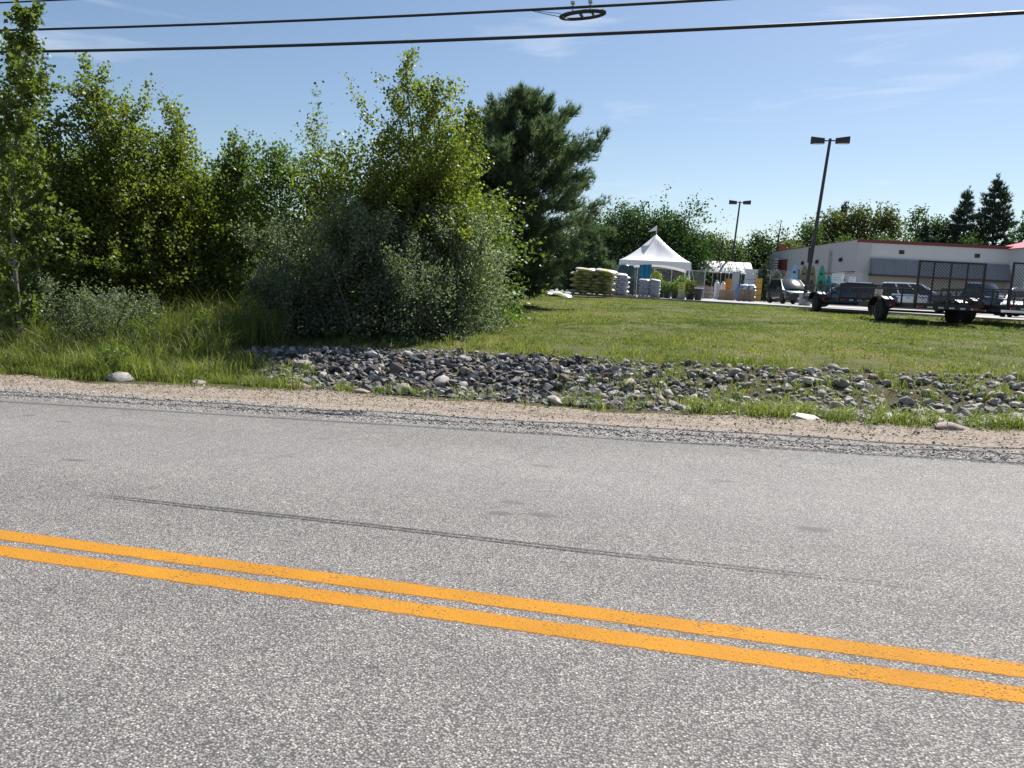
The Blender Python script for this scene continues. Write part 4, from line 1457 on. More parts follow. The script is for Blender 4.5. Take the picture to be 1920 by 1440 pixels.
# ---- store building
STW = simple('white_block_wall', (.62, .62, .61), .85, var=.05, scale=.6, bump=.15)
STL = simple('grey_block_wall', (.47, .465, .46), .85, var=.06, scale=.6, bump=.15)
REDT = simple('barn_red_trim', (.17, .035, .032), .6, var=.15, scale=2)
SLATE = simple('slate_blue_panel', (.20, .207, .225), .6, var=.12, scale=1.2)
BEIGE = simple('beige_lower_wall', (.42, .385, .33), .85, var=.1, scale=1)
st = empty('store_building', (9.33, 76.07, LOT), R(15), 'long white flat roofed store with red roof trim and grey awning band', 'store')
MB().box(0, 14.6, .0, 30, 2.9, 5.718).build('upper_wall', STW, st)
MB().box(.02, 14.6, .02, 30, .0, 2.898).build('lower_wall', BEIGE, st)
MB().box(-.05, -.004, -.05, 25.5, 0, 5.97).box(-.05, .35, 25.5, 25.56, 0, 5.97).build('side_wall', STL, st)
MB().box(-.06, 1.1, -.10, -.004, 0, 5.718).build('corner_pier', STL, st)
MB().box(-.10, 14.2, -.14, .25, 5.72, 5.99).box(-.10, .2, .252, 25.6, 5.972, 6.01).build('roof_trim', REDT, st)
MB().box(.25, 14.55, .3, 29.9, 5.722, 5.80).build('roof', simple('roof_membrane', (.3, .3, .3), .9), st)
for i in range(13):
    a = 1.1 + i * 1.0
    MB().hexa([(a, -.95, 2.95), (a + .985, -.95, 2.95), (a + .985, -.06, 2.95), (a, -.06, 2.95)], [(a, -.30, 4.35), (a + .985, -.30, 4.35), (a + .985, -.06, 4.35), (a, -.06, 4.35)]).build('awning_panel', SLATE, st)
MB().box(1.05, 14.15, -1.0, -.06, 2.80, 2.94).build('awning_fascia', simple('dark_fascia', (.06, .05, .05), .6), st)
for a in (3.6, 10.3):
    MB().box(a, a + .45, -.05, -.004, 4.85, 5.2).build('wall_vent', BLACK, st)
MB().box(-.075, -.052, .2, 9, 2.95, 3.15).build('belt_stripe', REDT, st)
for v0, v1, z1 in ((10.5, 13.2, 3.1), (15, 17.6, 3.6), (20, 23.5, 3.4)):
    MB().box(-.075, -.052, v0, v1, 0, z1).build('loading_door', BLACK, st)
MB().box(-.10, -.052, 19.5, 24, 3.42, 4.9).build('door_canopy', REDT, st)
ld = MB()
for v0 in (6.0, 6.5):
    ld.bar((-.16, v0, .3), (-.16, v0, 5.3), .04)
for i in range(16):
    ld.bar((-.16, 6.0, .5 + i * .3), (-.16, 6.5, .5 + i * .3), .022)
ld.build('roof_ladder', STEEL, st)
for v0 in (3.4, 9.6, 13.9):
    MB().box(-.30, -.052, v0, v0 + .3, 4.1, 4.45).build('wall_lamp', BLACK, st)
for v0 in (2.2, 4.2):
    MB().box(-.085, -.053, v0, v0 + 1.2, 1.1, 2.5).build('window', GLASS, st)
# entrance block with red metal roof
MB().box(13.3, 24, -2.6, 3, 0, 5.75).build('entrance_wall', STW, st)
er = MB()
er.hexa([(13.0, -3.0, 5.76), (24.4, -3.0, 5.76), (24.4, 3.4, 5.76), (13.0, 3.4, 5.76)], [(16.2, .0, 6.9), (21.2, .0, 6.9), (21.2, .4, 6.9), (16.2, .4, 6.9)])
er_o = er.build('entrance_roof', simple('red_metal_roof', (.46, .04, .05), .4, .2, var=.1), st)
for i in range(20):
    a = 13.1 + i * .58
    tx = 16.2 + (a - 13.0) / 11.4 * 5.0
    MB().bar((a, -2.98, 5.79), (tx, .0, 6.92), .025).build('roof_rib', MATS['red_metal_roof'], er_o)
MB().box(13.05, 24.3, -3.08, -3.02, 5.55, 5.75).build('gutter', WHITEP, st)
aw = MB()
for i in range(10):
    a0, a1 = math.pi * i / 10, math.pi * (i + 1) / 10
    aw.hexa([(11.4 + 1.5 * math.cos(a) * k, -.12, .9 + 1.7 * math.sin(a) * k) for a, k in ((a0, 1), (a0, .86), (a1, .86), (a1, 1))], [(11.4 + 1.5 * math.cos(a) * k, -.05, .9 + 1.7 * math.sin(a) * k) for a, k in ((a0, 1), (a0, .86), (a1, .86), (a1, 1))])
aw.build('arch', simple('stone_arch', (.16, .15, .15), .9, var=.3, scale=4), st)
MB().box(10.2, 12.6, -.06, .01, .05, 2.2).build('shop_window', GLASS, st)
# flag on the side wall and red tower beyond the roof
fl = empty('wall_flag', (2.55, 99.6, LOT), R(15), 'red and white striped flag hung on the far end of the store side wall', 'flag')
for i in range(7):
    MB().box(-.14, -.11, -3.2, -1.9, 2.9 + i * .3, 3.05 + i * .3).build('red_stripe', REDT, fl)
    MB().box(-.139, -.112, -3.2, -1.9, 3.052 + i * .3, 3.198 + i * .3).build('white_stripe', WHITEP, fl)
MB().bar((-.15, -1.85, .0), (-.15, -1.85, 5.4), .04, 6).build('flag_pole', STEEL, fl)
tw = empty('sign_tower', (3.9, 104.5, LOT), R(15), 'orange red sign tower rising above the far end of the store roof', 'sign')
MB().box(-.5, .5, -.3, .3, 5.2, 7.2).build('panel', simple('orange_red_panel', (.42, .075, .03), .5, var=.1), tw)
MB().box(-1.2, .5, -.26, .26, 4.5, 5.6).build('lower_panel', MATS['orange_red_panel'], tw)
for a in (-.4, .4):
    MB().bar((a, 0, 0), (a, 0, 5.2), .08).build('post', BLACK, tw)

# ---- white peaked tent
tn = empty('peaked_tent', (-6.7, 58.0, LOT + .004), R(8), 'white high peaked canopy tent with scalloped valance', 'tent')
N = 24
hs, ez, pz_ = 2.5, 2.55, 4.6
cm = MB()
for j in range(N + 1):
    for i in range(N + 1):
        u, v = i / N * 2 - 1, j / N * 2 - 1
        s_ = max(abs(u), abs(v))
        pz2 = ez + (pz_ - ez) * (1 - s_) ** 1.28 - .10 * (1 - max(0, abs(abs(u) - abs(v)) < .0001)) * s_ * (1 - abs(abs(u) - abs(v))) * 0
        sag = -.12 * math.sin(math.pi * s_) * (1 - min(abs(u), abs(v)) / (s_ + 1e-6))
        wr_ = .018 * math.sin(math.atan2(v, u) * 24) * math.sin(math.pi * s_)
        cm.v.append((u * hs, v * hs, pz2 + sag + wr_))
for j in range(N):
    for i in range(N):
        a = j * (N + 1) + i
        cm.f.append((a, a + 1, a + N + 2, a + N + 1))
VIN = leaf_mat('tent_vinyl', [(0, (.74, .75, .77)), (1, (.78, .79, .80))], .18, .5, .4, (1, 1, 1))
cm.build('canopy', VIN, tn, True, 1.2)
for k in range(4):
    vm = MB()
    ca, sa = math.cos(k * math.pi / 2), math.sin(k * math.pi / 2)
    for i in range(21):
        u = i / 20 * 2 - 1
        dp = .62 - .36 * (1 - u * u) ** 1.0
        for zz in (ez + .01, ez - dp):
            x_, y_ = u * (hs + .01), -(hs + .012)
            vm.v.append((x_ * ca - y_ * sa, x_ * sa + y_ * ca, zz))
    for i in range(20):
        vm.f.append((i * 2, i * 2 + 2, i * 2 + 3, i * 2 + 1))
    vm.build('valance', VIN, tn)
for sx in (-1, 1):
    for sy in (-1, 1):
        MB().bar((sx * (hs - .06), sy * (hs - .06), 0), (sx * (hs - .06), sy * (hs - .06), ez - .01), .035, 8).build('leg', WHITEP, tn)
MB().bar((0, 0, 2.6), (0, 0, pz_ + .62), .03, 8).build('peak_pole', WHITEP, tn)
MB().hexa([(-.02, -.01, pz_ + .25), (.0, .01, pz_ + .25), (.0, .012, pz_ + .30), (-.02, -.008, pz_ + .30)], [(-.62, -.2, pz_ + .12), (-.60, -.18, pz_ + .12), (.0, .012, pz_ + .62), (-.02, -.008, pz_ + .62)]).build('pennant', VIN, tn)
for sx in (-1, 1):
    MB().bar((sx * 2.5, -2.5, 2.3), (sx * 3.1, -3.1, .0), .012).build('guy_rope', WHITEP, tn)
# blue tarp hanging in the tent
tp = MB()
for i in range(25):
    u = i / 24
    for zz in (.75, 2.35):
        tp.v.append((-.42 + u * .85, .06 * math.sin(u * 18) - .05, zz))
for i in range(24):
    tp.f.append((i * 2, i * 2 + 2, i * 2 + 3, i * 2 + 1))
o = tp.build('blue_tarp', simple('blue_tarp_cloth', (.02, .22, .38), .5, var=.15), None, True)
o.location = (-7.0, 55.6, LOT)
sol = o.modifiers.new('thick', 'SOLIDIFY')
sol.thickness = .01
tag(o, 'bright blue tarp hanging under the left front of the white tent', 'tarp')


# ---- pallets and bags
def pallet(name, label, x, y, rz, lx, ly, z=LOT + .004, group=None):
    e = empty(name, (x, y, z), rz, label, 'pallet', group)
    for sy in (-1, 0, 1):
        MB().box(-lx / 2, lx / 2, sy * (ly / 2 - .05) - .045, sy * (ly / 2 - .05) + .045, .022, .105).build('stringer', WOOD, e)
    nb_ = 6
    for i in range(nb_):
        a = -lx / 2 + .05 + i * (lx - .1) / (nb_ - 1)
        MB().box(a - .05, a + .05, -ly / 2, ly / 2, .107, .127).build('top_board', WOOD, e)
        if i % 2 == 0:
            MB().box(a - .05, a + .05, -ly / 2, ly / 2, 0, .02).build('bottom_board', WOOD, e)
    return e


def bag_mesh(lx, ly, lz, mat, seed):
    rr = random.Random(seed)
    nx, ny = 10, 7
    mb = MB()
    top, bot = {}, {}
    for j in range(ny + 1):
        for i in range(nx + 1):
            u, v = i / nx * 2 - 1, j / ny * 2 - 1
            k = max(0, (1 - abs(u) ** 3.5)) ** .5 * max(0, (1 - abs(v) ** 3.5)) ** .5
            x_, y_ = u * lx / 2 * (1 - .05 * v * v), v * ly / 2 * (1 - .06 * u * u)
            w_ = rr.uniform(-.012, .012)
            edge_ = (abs(u) == 1 or abs(v) == 1)
            top[i, j] = len(mb.v)
            mb.v.append((x_, y_, lz * .5 + lz * .5 * k + (0 if edge_ else w_)))
            if edge_:
                bot[i, j] = top[i, j]
            else:
                bot[i, j] = len(mb.v)
                mb.v.append((x_, y_, lz * .5 - lz * .48 * k))
    for j in range(ny):
        for i in range(nx):
            mb.f.append((top[i, j], top[i + 1, j], top[i + 1, j + 1], top[i, j + 1]))
            mb.f.append((bot[i, j + 1], bot[i + 1, j + 1], bot[i + 1, j], bot[i, j]))
    return mb.mesh('bag', mat, True, 1.4)


def bag_mat(name, base, band, accent):
    b = NB(name)
    co = b.n('TexCoord').outputs['Object']
    sx = b.n('SeparateXYZ', i0=co)
    n1 = b.noise(co, 5, 4, .6)
    f = b.smooth(b.math('ADD', sx.outputs[0], b.math('MULTIPLY_ADD', n1, .3, -.15)), -.16, -.12)
    f2 = b.smooth(b.math('ADD', sx.outputs[0], b.math('MULTIPLY_ADD', n1, .3, -.15)), .14, .18)
    c = b.mix(f, c4(base), c4(band))
    c = b.mix(f2, c, c4(accent))
    p = b.n('BsdfPrincipled', Base__Color=c, Roughness=.35)
    bp = b.n('Bump', Strength=.3, Distance=.02, Height=b.noise(co, 9, 4))
    b.l(bp.outputs[0], p.inputs['Normal'])
    b.l(p.outputs[0], b.out.inputs[0])
    return b.m


BY = bag_mat('yellow_green_bag', (.46, .44, .17), (.17, .19, .08), (.40, .39, .20))
BW = bag_mat('white_yellow_bag', (.66, .67, .64), (.55, .50, .16), (.62, .64, .66))
BG = bag_mat('grey_blue_bag', (.44, .46, .52), (.38, .40, .47), (.46, .48, .54))
BL = bag_mat('lavender_bag', (.50, .50, .56), (.36, .37, .45), (.52, .53, .58))
BB = bag_mat('blue_white_bag', (.20, .36, .56), (.62, .64, .66), (.14, .26, .45))


ORD = ('lowest', 'second', 'third', 'fourth', 'fifth', 'sixth', 'seventh', 'eighth', 'ninth')


def bag_stack(x, y, rz, layers, meshes, lx, ly, lz, label, group, z, top_label=None, nx=2, ny=2, jig=.04, top_meshes=None):
    ca, sa = math.cos(rz), math.sin(rz)
    for L_ in range(layers):
        for i in range(nx):
            for j in range(ny):
                o = link('bag', (top_meshes if (top_meshes and L_ == layers - 1) else meshes)[random.randrange(len(meshes))])
                px_ = (i - (nx - 1) / 2) * lx * .97 + random.uniform(-jig, jig)
                py_ = (j - (ny - 1) / 2) * ly * .97 + random.uniform(-jig, jig)
                px_ += (jig if L_ % 2 else -jig) * 1.2
                o.location = (x + px_ * ca - py_ * sa, y + px_ * sa + py_ * ca, z + L_ * lz * .84)
                top = L_ == layers - 1
                o.rotation_euler = (random.uniform(-.05, .05) * (3 if top else 1), random.uniform(-.04, .04) * (4 if top else 1), rz + random.uniform(-.06, .06) + (math.pi if random.random() < .5 else 0))
                spot = ('front', 'rear')[j] + ' ' + ('left', 'right')[i]
                tag(o, '%s, %s' % (top_label, spot) if (top and top_label) else '%s, %s layer, %s' % (label, ORD[L_] if L_ == 0 else ORD[L_] + ' lowest', spot), 'bag', group)


PB = LOT + .004 + .128
pallet('wooden_pallet', 'wooden pallet under the yellow and green soil bags', -7.1, 36.9, R(8), 2.0, 1.15)
my = [bag_mesh(1.0, .62, .17, BY, i) for i in range(3)]
mw = [bag_mesh(1.0, .62, .19, BW, i + 9) for i in range(3)]
bag_stack(-7.1, 36.9, R(8), 8, my, 1.0, .6, .17, 'yellow and green soil bag in the stack beside the pine', 'soil bags in the left stack', PB, jig=.085, top_label='crumpled white and yellow bag on top of the left soil stack', top_meshes=mw)
for (x, y, a, lab) in ((-8.75, 35.6, .5, 'grey bag slumped on the grass left of the soil stack'), (-8.2, 35.3, -.4, 'white and yellow bag lying on the grass against the soil stack')):
    o = link('bag', mw[0] if 'white' in lab else my[1])
    o.location = (x, y, G(x, y) + .0)
    o.rotation_euler = (.12, .18, a)
    tag(o, lab, 'bag')
pallet('wooden_pallet', 'wooden pallet under the lavender grey bags behind the soil stack', -6.48, 40.2, R(10), 1.2, 1.1)
ml = [bag_mesh(.62, .56, .14, BL, i + 20) for i in range(3)]
bag_stack(-6.48, 40.2, R(10), 9, ml, .6, .54, .14, 'lavender grey bag in the stack behind the soil bags', 'lavender bags', PB, 'white plastic bag on top of the lavender grey stack', top_meshes=[bag_mesh(.62, .56, .16, WHITEP, i + 30) for i in range(3)])
pallet('wooden_pallet', 'wooden pallet under the neat pale grey blue bags', -5.2, 43.7, R(6), 1.22, 1.0)
mg = [bag_mesh(.62, .5, .12, BG, i + 40) for i in range(3)]
bag_stack(-5.2, 43.7, R(6), 9, mg, .61, .5, .12, 'pale grey blue bag in the stack before the tent', 'pale grey blue bags', PB, jig=.012)
# tall wrapped load
wl = empty('wrapped_load', (-6.75, 44.6, LOT + .004), R(20), 'tall load wrapped in dark green glossy film left of the tent', 'wrapped load')
pb = MB()
nseg = 22
prf = [(.52, .13), (.56, .4), (.55, .8), (.58, 1.2), (.53, 1.55), (.44, 1.78), (.22, 1.9)]
for r_, z_ in prf:
    for k in range(nseg):
        a = k / nseg * 6.2832
        q = 1 / max(abs(math.cos(a)), abs(math.sin(a))) ** .75
        rr = r_ * q * (1 + .07 * math.sin(k * 5 + z_ * 9) + random.uniform(-.04, .04))
        pb.v.append((rr * math.cos(a), rr * math.sin(a), z_ + random.uniform(-.03, .03)))
for i in range(len(prf) - 1):
    for k in range(nseg):
        a, b_ = i * nseg + k, i * nseg + (k + 1) % nseg
        pb.f.append((a, b_, b_ + nseg, a + nseg))
pb.f.append(tuple(range((len(prf) - 1) * nseg, len(prf) * nseg)))
pb.build('film', simple('dark_green_film', (.05, .085, .085), .22, var=.4, scale=6, bump=.4), wl, True, .5)
MB().box(-.6, .6, -.55, .55, .0, .12).build('pallet_base', WOOD, wl)


# ---- potted plants, bin, sign
def potted(label, x, y, pr, ph, fh, fr, mat, seed, n=900, z=LOT + .004, aspect=.6):
    rg_ = np.random.default_rng(seed)
    e = empty('potted_plant', (x, y, z), 0., label, 'potted plant', 'plants for sale by the tent')
    MB().lathe([(pr * .75, 0), (pr, ph * .9), (pr * 1.06, ph * .9), (pr * 1.06, ph), (pr * .92, ph), (pr * .9, ph * .93)], 16).build('pot', BLACK, e, True)
    d = rg_.normal(0, 1, (n, 3))
    d /= np.linalg.norm(d, axis=1, keepdims=True)
    rad = rg_.uniform(.3, 1, n)[:, None] ** .5
    P = d * rad * np.array([fr, fr, fh / 2]) + np.array([0, 0, ph + fh * .48])
    P *= np.array([1, 1, 1]) + rg_.normal(0, .05, (n, 3))
    t = np.clip(rg_.normal(.5, .2, n), 0, 1)
    link('foliage', np_mesh('foliage', leaves(P, .11, aspect, t, rg_), t, mat), e)
    MB().bar((0, 0, ph * .9), (0, 0, ph + fh * .5), .02, 5).build('stem', DBARK, e)


potted('tall leafy potted tree under the tent beside the blue tarp', -6.0, 53.8, .22, .38, 1.5, .45, LM['yellow'], 201)
potted('dark potted shrub first left of the yellow sign board', -5.5, 52.9, .26, .36, .75, .42, LM['maple'], 202)
potted('dark potted shrub second left of the yellow sign board', -5.0, 52.0, .26, .36, .7, .42, LM['maple'], 203)
potted('dark potted shrub right against the yellow sign board', -4.4, 50.9, .26, .36, .7, .42, LM['maple'], 204)
potted('full green potted bush hanging over the yellow sign board', -3.9, 50.0, .26, .5, 1.0, .6, LM['maple'], 205)
potted('dark potted bush between the yellow sign board and the black bin', -3.3, 48.9, .3, .4, .75, .45, LM['far_olive'], 206)
sb = empty('sign_board', (-3.8, 48.25, LOT + .004), R(-4), 'yellow green upright sign board beside the potted shrubs', 'sign board')
MB().box(-.19, .19, -.02, .02, .06, 1.02).build('board', simple('yellow_board', (.45, .44, .10), .5, var=.2), sb)
MB().box(-.15, .15, -.026, -.021, .12, .52).build('picture', simple('board_picture', (.22, .27, .25), .6, var=.6, scale=14), sb)
for i in range(3):
    MB().box(-.14, .12 - .04 * i, -.026, -.021, .62 + i * .12, .68 + i * .12).build('text_line', simple('board_print', (.12, .13, .05), .6), sb)
for a in (-.15, .15):
    MB().box(a - .02, a + .02, -.1, .12, 0, .06).build('foot', BLACK, sb)
bn = empty('waste_bin', (-2.8, 48.5, LOT + .004), 0., 'black tapered waste bin with pale rim right of the tent', 'bin')
MB().lathe([(.20, 0), (.25, .70), (.27, .71), (.27, .78), (.24, .78), (.22, .4)], 18).build('body', BLACK, bn, True)
MB().lathe([(.275, .70), (.28, .74), (.272, .77)], 18).build('bag_rim', WHITEP, bn, True)


# ---- chain link fences
def fence(label, xa, ya, xb, yb, h, npost, group=None, mat=None):
    d = Vector((xb - xa, yb - ya, 0))
    ln = d.length
    e = empty('chain_link_fence', (xa, ya, LOT + .004), math.atan2(d.y, d.x), label, 'fence', group)
    for i in range(npost):
        a = ln * i / (npost - 1)
        MB().bar((a, 0, 0), (a, 0, h + .06), .035, 6).build('post', STEEL, e)
    MB().bar((0, 0, h), (ln, 0, h), .028, 6).build('top_rail', STEEL, e)
    MB().bar((0, 0, h * .45), (ln, 0, h * .45), .018, 6).build('middle_rail', STEEL, e)
    m = MB()
    p_ = .16
    n = int((ln + h) / p_)
    for i in range(n + 1):
        for sg in (1, -1):
            c0 = i * p_
            a, b_ = max(0, c0 - h), min(ln, c0)
            if b_ <= a:
                continue
            za, zb = c0 - a, c0 - b_
            if sg < 0:
                a, b_ = ln - a, ln - b_
            m.bar((a, .02 * sg * .3, za), (b_, .02 * sg * .3, zb), .006, 3, caps=False)
    m.build('wire_mesh', mat or STEEL, e)
    return e


fence('chain link fence carrying the kayaks before the store side wall', 1.9, 71.6, 8.9, 68.9, 2.75, 6)
fence('chain link fence behind the white tent', -8.6, 63.2, -3.4, 66.4, 2.3, 5)


# ---- kayaks standing on end
def kayak(label, x, y, ln, wd, mat, tilt):
    e = empty('kayak', (x, y, LOT + .004), R(-12), label, 'kayak', 'kayaks leaning on the fence')
    mb = MB()
    nr, ns = 12, 14
    rings = []
    for i in range(nr + 1):
        t = i / nr
        w_ = wd / 2 * max(.03, math.sin(math.pi * min(1, max(0, t * .96 + .02))) ** .62)
        dpt = .30 * max(.06, math.sin(math.pi * t) ** .5)
        ring_ = []
        for k in range(ns):
            a = k / ns * 6.2832
            c, s_ = math.cos(a), math.sin(a)
            ring_.append((c * w_, (s_ * dpt * (.35 if s_ < 0 else .8))))
        rings.append((t * ln, ring_))
    for z_, ring_ in rings:
        for (a, b_) in ring_:
            mb.v.append((a, b_ + math.tan(tilt) * z_, z_))
    for i in range(nr):
        for k in range(ns):
            a, b_ = i * ns + k, i * ns + (k + 1) % ns
            mb.f.append((a, b_, b_ + ns, a + ns))
    mb.f.append(tuple(range(ns))[::-1])
    mb.f.append(tuple(range(nr * ns, (nr + 1) * ns)))
    mb.build('hull', mat, e, True, .9)
    ck = MB()
    zc = ln * .5
    for i in range(2):
        for k in range(16):
            a = k / 16 * 6.2832
            ck.v.append((math.cos(a) * wd * .27, -.14 + .05 * i + math.tan(tilt) * zc, zc + math.sin(a) * .42))
    for k in range(16):
        ck.f.append((k, (k + 1) % 16, 16 + (k + 1) % 16, 16 + k))
    ck.f.append(tuple(range(16)))
    ck.build('cockpit', BLACK, e)
    MB().box(-wd * .16, wd * .16, -.13 + math.tan(tilt) * ln * .78, -.06 + math.tan(tilt) * ln * .78, ln * .76, ln * .81).build('hatch', BLACK, e)


OL = simple('olive_camo_plastic', (.16, .155, .07), .5, var=.35, scale=5)
kayak('light blue kayak standing upright against the fence above the dark SUV', 3.75, 70.0, 3.35, .70, simple('light_blue_plastic', (.22, .42, .62), .45), .03)
kayak('olive camouflage kayak right of the light blue one', 4.5, 69.7, 3.2, .78, OL, .03)
kayak('second olive kayak half behind the near lamp pole', 5.15, 69.45, 3.2, .62, OL, .03)
kayak('green kayak standing right of the near lamp pole', 5.85, 69.2, 3.25, .70, simple('green_plastic', (.03, .26, .15), .45), .03)
kayak('short teal kayak right of the green one', 6.4, 68.95, 2.45, .58, simple('teal_plastic', (.02, .20, .24), .45), .03)
# posters on the fence
for (x, y, w_, z0, z1, lab) in ((7.15, 69.2, .95, 1.85, 2.65, 'large white poster on the fence right of the kayaks'), (8.2, 68.8, .55, 1.85, 2.4, 'small white poster on the fence near the store corner')):
    e = empty('poster', (x, y, LOT), R(-21), lab, 'poster')
    MB().box(-w_ / 2, w_ / 2, -.02, .0, z0, z1).build('sheet', WHITEP, e)
    for i in range(3):
        MB().box(-w_ * .38, w_ * (.34 - .12 * (i % 2)), -.026, -.021, z1 - .16 - i * .2, z1 - .10 - i * .2).build('print_line', simple('grey_print', (.34, .40, .44), .7), e)

# ---- white roofed display shelter
A_, B_ = Vector((-4.9, 79.5, 0)), Vector((.55, 80.9, 0))
dv = (B_ - A_)
sh = empty('display_shelter', (A_.x, A_.y, LOT + .004), math.atan2(dv.y, dv.x), 'open shelter with a row of curved white roof panels', 'shelter')
Ls = dv.length
npn = 7
for i in range(npn):
    a0, a1 = Ls * i / npn + .03, Ls * (i + 1) / npn - .03
    m = MB()
    for j in range(7):
        u = j / 6
        for k in range(7):
            v = k / 6
            m.v.append((a0 + (a1 - a0) * u, .1 + 1.5 * v, 2.62 + 1.15 * v ** .8 + .035 * math.sin(math.pi * u)))
    for j in range(6):
        for k in range(6):
            a = j * 7 + k
            m.f.append((a, a + 7, a + 8, a + 1))
    m.build('roof_panel', VIN, sh, True, 1.2)
for i in range(npn + 1):
    a = Ls * i / npn
    MB().bar((a, .1, 0), (a, .1, 2.62), .04).bar((a, .1, 2.6), (a, 1.65, 3.72), .035).bar((a, 1.65, 0), (a, 1.65, 3.72), .04).build('post', STEEL, sh)
MB().bar((-.1, .08, 2.6), (Ls + .1, .08, 2.6), .03).bar((-.1, .08, 3.1), (Ls + .8, .0, 3.1), .03).build('rail', STEEL, sh)
MB().box(-.2, Ls + .2, 1.8, 1.84, .1, 2.5).build('back_screen', DKGREEN, sh)


# ---- goods in the yard
def crate_stack(name, label, cat, x, y, w_, d_, hs_, mat, rz=0., slats=True):
    e = empty(name, (x, y, LOT + .004), rz, label, cat)
    z = 0
    for h_ in hs_:
        MB().box(-w_ / 2, w_ / 2, -d_ / 2, d_ / 2, z + .02, z + h_ - .02).build('crate', mat, e)
        if slats:
            MB().box(-w_ / 2 - .015, w_ / 2 + .015, -d_ / 2 - .015, d_ / 2 + .015, z + h_ - .06, z + h_ - .022).build('lid', mat, e)
        z += h_


def tank(label, x, y, r_, h_, mat, nm='gas_tank'):
    e = empty(nm, (x, y, LOT + .004), 0., label, 'tank')
    MB().lathe([(r_ * .8, 0), (r_ * .8, .08), (r_, .12), (r_, h_ * .78), (r_ * .85, h_ * .88), (r_ * .35, h_ * .93)], 18).build('body', mat, e, True)
    MB().lathe([(r_ * .5, h_ * .88), (r_ * .5, h_), (r_ * .44, h_), (r_ * .44, h_ * .9)], 14).build('collar', mat, e)


tank('white upright gas tank, left one of the pair before the shelter', -2.62, 72.8, .24, 1.7, WHITEP)
tank('white upright gas tank, right one of the pair before the shelter', -2.05, 72.9, .24, 1.65, WHITEP)
crate_stack('crate_stack', 'stack of orange crates right of the white gas tanks', 'crates', -1.55, 72.2, .6, .6, (.5, .5, .5, .4), simple('orange_plastic', (.50, .20, .03), .5, var=.15))
crate_stack('crate_stack', 'brown stacked goods below the left end of the white roofed shelter', 'crates', -4.3, 74.6, 1.5, .8, (.45, .45, .4), simple('brown_goods', (.20, .085, .045), .8, var=.4, scale=6))
crate_stack('crate_stack', 'mixed brown and white goods left of the gas tanks', 'crates', -3.5, 74.0, 1.0, .7, (.4, .4, .35), simple('mixed_goods', (.30, .24, .20), .8, var=.6, scale=12))
e = empty('metal_cabinet', (-1.0, 71.2, LOT + .004), R(5), 'tall grey metal cabinet behind the far lamp pole line', 'cabinet')
MB().box(-.3, .3, -.3, .3, .05, 2.5).build('body', simple('grey_cabinet', (.36, .37, .40), .5), e)
MB().box(-.27, .27, -.32, -.303, .12, 2.4).build('door', simple('grey_cabinet_door', (.40, .41, .44), .5), e)
MB().box(.18, .22, -.345, -.322, 1.1, 1.4).build('handle', BLACK, e)
tank('blue drum with white top, left one beside the bagged pallets', -.62, 69.1, .29, 1.2, simple('blue_drum', (.10, .20, .38), .45), 'blue_drum')
tank('blue drum with white top, right one beside the bagged pallets', -.0, 69.3, .29, 1.15, simple('blue_drum_pale', (.25, .34, .46), .45), 'blue_drum')
crate_stack('crate_stack', 'white boxes stacked high in front of the shelter', 'crates', .3, 72.2, 1.1, .8, (.7, .7, .5, .5, .4), WHITEP)
crate_stack('crate_stack', 'yellow orange boxes beside the dark shrubs in the yard', 'crates', .95, 70.0, .55, .55, (.55, .55, .5, .4), simple('yellow_boxes', (.55, .30, .04), .55, var=.2))
for i in range(7):
    pallet('wooden_pallet', 'empty wooden pallet, %s in the pile left of the dark SUV' % ('lowest' if i == 0 else 'topmost' if i == 6 else ORD[i] + ' from the ground'), .0 + random.uniform(-.03, .03), 60.9 + random.uniform(-.03, .03), R(6) + random.uniform(-.04, .04), 1.1, 1.0, LOT + .004 + i * .131, 'empty pallet pile')
pallet('wooden_pallet', 'wooden pallet under the blue and white bags', .1, 66.2, R(4), 1.2, 1.0, LOT + .004)
mbb = [bag_mesh(.6, .5, .16, BB, i + 60) for i in range(3)]
bag_stack(.1, 66.2, R(4), 9, mbb, .6, .5, .16, 'blue and white bag in the stack behind the pallet pile', 'blue and white bags', PB)
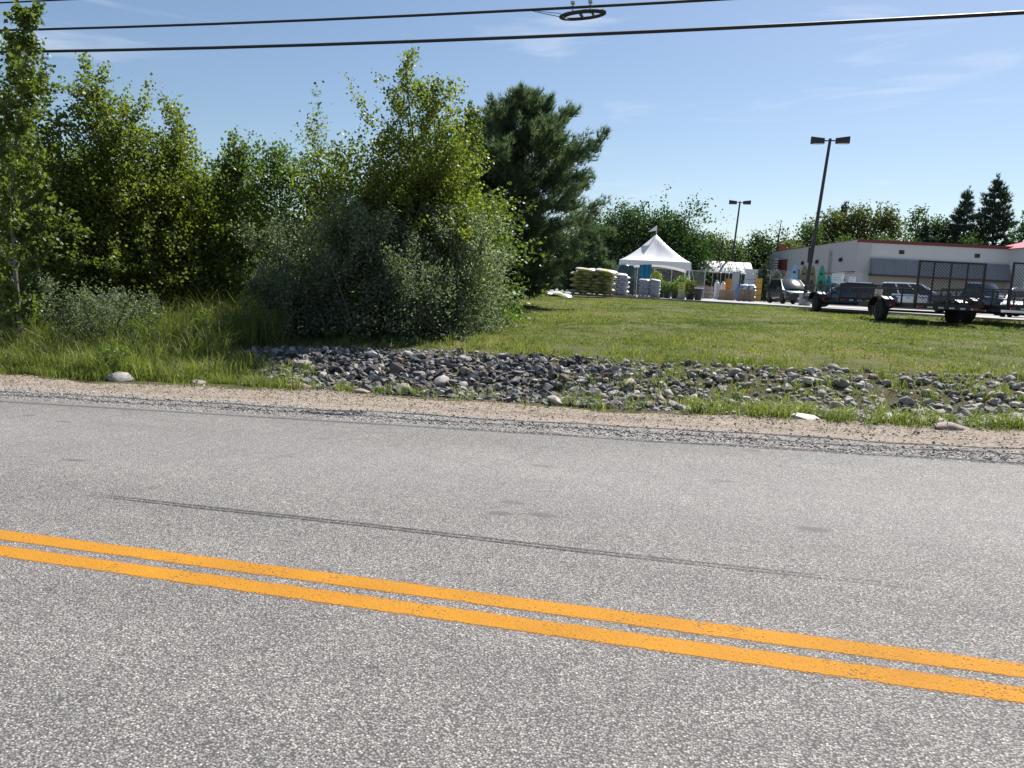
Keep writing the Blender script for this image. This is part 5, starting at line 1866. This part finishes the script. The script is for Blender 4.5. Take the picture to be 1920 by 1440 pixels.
# firewood crate before the far pole
fw = empty('firewood_stack', (-1.55, 64.7, LOT + .004), R(3), 'pallet of stacked split firewood at the far lamp pole', 'firewood')
MB().box(-.65, .65, -.5, .5, 0, .12).build('pallet_base', WOOD, fw)
LOGM = simple('split_log', (.33, .25, .16), .9, var=.4, scale=10, bump=.4)
lm_ = [MB().lathe([(.066, -.24), (.07, 0), (.064, .24)], 7, (0, 0, 0), 'Y').mesh('log', LOGM) for _ in range(2)]
for r_ in range(6):
    for c_ in range(9):
        for d_ in (-.25, .25):
            o = link('log', lm_[(r_ + c_) % 2], fw)
            o.location = (-.56 + c_ * .14 + (.07 if r_ % 2 else 0), d_, .19 + r_ * .122)
            o.rotation_euler = (0, random.uniform(0, 6), random.uniform(-.05, .05))
# dark evergreen shrubs for sale
for i, (x, y, h_, lab) in enumerate(((1.3, 71.0, 3.2, 'tall dark evergreen for sale left of the fence'), (1.85, 72.4, 2.4, 'dark evergreen for sale at the fence end'), (2.5, 71.9, 2.7, 'dark evergreen for sale behind the dark SUV'))):
    tree('evergreen_shrub', lab, 'shrub', x, y, h_, .55, 2200, .16, LM['spruce'], 300 + i, domed, .03, 40, .5, sub=4, jit=.10, bark=DBARK, aspect=.5)
# accessible parking sign
ps = empty('parking_sign', (16.4, 62.4, LOT + .004), R(-10), 'blue and white accessible parking sign on a post before the store arch', 'sign')
MB().bar((0, 0, 0), (0, 0, 2.1), .03).build('post', STEEL, ps)
MB().box(-.17, .17, -.045, -.032, 1.55, 2.1).build('plate', WHITEP, ps)
MB().box(-.14, .14, -.052, -.046, 1.58, 2.0).build('blue_field', simple('sign_blue', (.02, .10, .40), .5), ps)
sy = MB()
for k in range(12):
    a0, a1 = k / 12 * 6.2832 * .8 + 2.6, (k + 1) / 12 * 6.2832 * .8 + 2.6
    sy.bar((.0 + .07 * math.cos(a0), -.055, 1.70 + .07 * math.sin(a0)), (.0 + .07 * math.cos(a1), -.055, 1.70 + .07 * math.sin(a1)), .008, 4)
sy.bar((-.02, -.055, 1.90), (-.01, -.055, 1.76), .014).bar((-.01, -.055, 1.77), (.06, -.055, 1.76), .011).bar((.06, -.055, 1.76), (.09, -.055, 1.66), .011)
sy.lathe([(.01, -.006), (.022, 0), (.01, .006)], 10, (-.02, -.055, 1.93), 'Y')
sy.build('wheelchair_symbol', WHITEP, ps)
